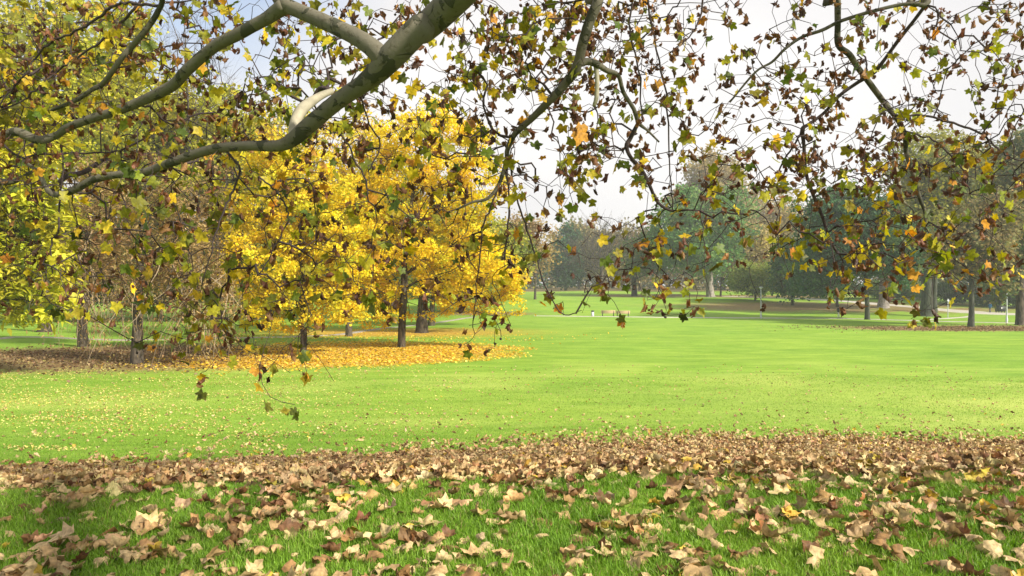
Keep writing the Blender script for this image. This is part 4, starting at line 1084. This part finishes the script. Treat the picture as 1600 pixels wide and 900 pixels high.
v, f = lathe([(0, 0), (.2, 0), (.21, .04), (.21, .66), (.19, .66)]); mesh_obj('body', v, f, M_STEEL, r, smooth=True)
v, f = cat_meshes([lathe([(.19, .66), (.19, .70), (.225, .72), (.225, .84), (.10, .89), (0, .89)])]); mesh_obj('lid', v, f, M_DARK, r, smooth=True)
r = empty('stone_bench', on_ground(1424, 150)); tag(r, 'low pale slab bench with dark gaps beside the wide path', 'bench')
v, f = box(0, 0, .55, 4.4, .6, .12); mesh_obj('seat', v, f, M_STONE, r)
for q in (-1.9, -.65, .65, 1.9):
    v, f = box(q, 0, .22, .35, .5, .53); mesh_obj('leg', v, f, M_STONE, r)
r = empty('waste_container', on_ground(1563, 122)); tag(r, 'dark wheeled container with a small white notice behind the right lamp', 'container')
v, f = cat_meshes([box(0, 0, .62, 1.15, .9, .85)]); v[4:, :2] *= 1.08; mesh_obj('body', v, f, M_DARK, r)
v, f = cat_meshes([box(0, 0, 1.09, 1.3, 1.02, .07), box(0, .1, 1.15, 1.1, .7, .06)]); mesh_obj('lid', v, f, M_DARK, r)
v, f = box(-.1, -.50, .75, .12, .01, .3); mesh_obj('notice', v, f, M_WHITE, r)
for sx in (-.45, .45):
    for sy in (-.33, .33):
        v, f = tube([(sx - .03, sy, .1), (sx + .03, sy, .1)], [.1, .1], 14); mesh_obj('wheel', v, f, M_DARK, r)

# people
def person(px, d_, label, rz, jacket, legs, feet, stride, skin=(.45, .28, .2), hair=(.03, .02, .015), bagc=None):
    root = empty('person', on_ground(px, d_), rz); tag(root, label, 'person')
    import bmesh
    J = {'pel': (0, 0, .95, .125), 'wst': (0, .01, 1.10, .115), 'chs': (0, 0, 1.30, .15), 'nbs': (0, .01, 1.46, .075), 'nck': (0, .0, 1.53, .052), 'hd1': (0, -.015, 1.61, .082), 'hd2': (0, -.01, 1.70, .088), 'hd3': (0, .0, 1.765, .055)}
    E = [('pel', 'wst'), ('wst', 'chs'), ('chs', 'nbs'), ('nbs', 'nck'), ('nck', 'hd1'), ('hd1', 'hd2'), ('hd2', 'hd3')]
    for sgn, s in ((1, 'L'), (-1, 'R')):
        fw = -stride * sgn
        J['hip' + s] = (.09 * sgn, 0, .88, .095); J['kne' + s] = (.10 * sgn, fw * .55 - .04, .50, .062); J['ank' + s] = (.10 * sgn, fw * 1.0, .10, .042); J['toe' + s] = (.11 * sgn, fw - .16, .045, .036)
        J['sho' + s] = (.18 * sgn, 0, 1.42, .065); J['elb' + s] = (.24 * sgn, fw * -.35 + .03, 1.14, .046); J['wri' + s] = (.23 * sgn, fw * -.55 - .08, .93, .032); J['han' + s] = (.23 * sgn, fw * -.6 - .11, .86, .034)
        J['fin' + s] = (.225 * sgn, fw * -.6 - .13, .79, .018)
        E += [('pel', 'hip' + s), ('hip' + s, 'kne' + s), ('kne' + s, 'ank' + s), ('ank' + s, 'toe' + s), ('chs', 'sho' + s), ('sho' + s, 'elb' + s), ('elb' + s, 'wri' + s), ('wri' + s, 'han' + s), ('han' + s, 'fin' + s)]
    ks = list(J)
    me = bpy.data.meshes.new('tmp'); me.from_pydata([J[k][:3] for k in ks], [(ks.index(a), ks.index(b)) for a, b in E], [])
    o = bpy.data.objects.new('tmp', me); COL.objects.link(o)
    md = o.modifiers.new('s', 'SKIN')
    for i, k in enumerate(ks):
        me.skin_vertices[0].data[i].radius = (J[k][3], J[k][3]); me.skin_vertices[0].data[i].use_root = (k == 'pel')
    o.modifiers.new('d', 'SUBSURF').levels = 2
    dg = bpy.context.evaluated_depsgraph_get()
    body = bpy.data.meshes.new_from_object(o.evaluated_get(dg)); body.name = 'body'
    bpy.data.objects.remove(o)
    mats = [plain_mat('jacket_cloth', jacket, .85), plain_mat('trouser_cloth', legs, .85), plain_mat('shoe', feet, .6), plain_mat('skin', skin, .55, var=.05)]
    body.materials.clear()
    for q in mats: body.materials.append(q)
    for p in body.polygons:
        z = p.center.z; x = abs(p.center.x)
        hand = x > .17 and z < .92
        p.material_index = 3 if z > 1.50 or (hand and z > .7) else (0 if z > .90 or (x > .17 and z > .7) else (2 if z < .10 else 1))
        p.use_smooth = True
    bo = bpy.data.objects.new('body', body); COL.objects.link(bo); bo.parent = root
    # hair cap and nose
    v, f = lathe([(0, 1.825), (.05, 1.815), (.09, 1.775), (.105, 1.71), (.10, 1.64), (.085, 1.60)], 16)
    v[:, 1] = v[:, 1] + .022
    mesh_obj('hair', v, f, plain_mat('hair', hair, .7), root, smooth=True)
    # jacket skirt
    v, f = lathe([(.13, 1.22), (.155, 1.05), (.185, .90), (.19, .82), (.17, .82)], 18); v[:, 1] *= .8
    mesh_obj('jacket', v, f, mats[0], root, smooth=True)
    return root
person(1310, 106.5, 'person in dark jacket and white trousers walking along the lawn path', R(95), (.03, .028, .035), (.78, .78, .76), (.05, .05, .05), .18)
person(1547, 121.5, 'person in bright blue jacket walking on the wide path', R(-80), (.03, .16, .34), (.04, .05, .08), (.03, .03, .03), .2)

# ------------------------------------------------------------------ haze
hz = mesh_obj('haze', *(lambda q: (q[0], q[1]))(box(0, 245, 16, 1400, 620, 46)), None)
hz.data.materials.clear()
mh, t, N, L = new_mat('haze_air')
o_ = N.new('ShaderNodeOutputMaterial'); pv = N.new('ShaderNodeVolumePrincipled')
pv.inputs['Color'].default_value = (.86, .90, 1.0, 1); pv.inputs['Density'].default_value = 0.00055; pv.inputs['Anisotropy'].default_value = 0.2
L(pv.outputs[0], o_.inputs['Volume'])
hz.data.materials.append(mh)
tag(hz, 'thin pale autumn haze filling the air over the park', 'haze', kind='stuff')
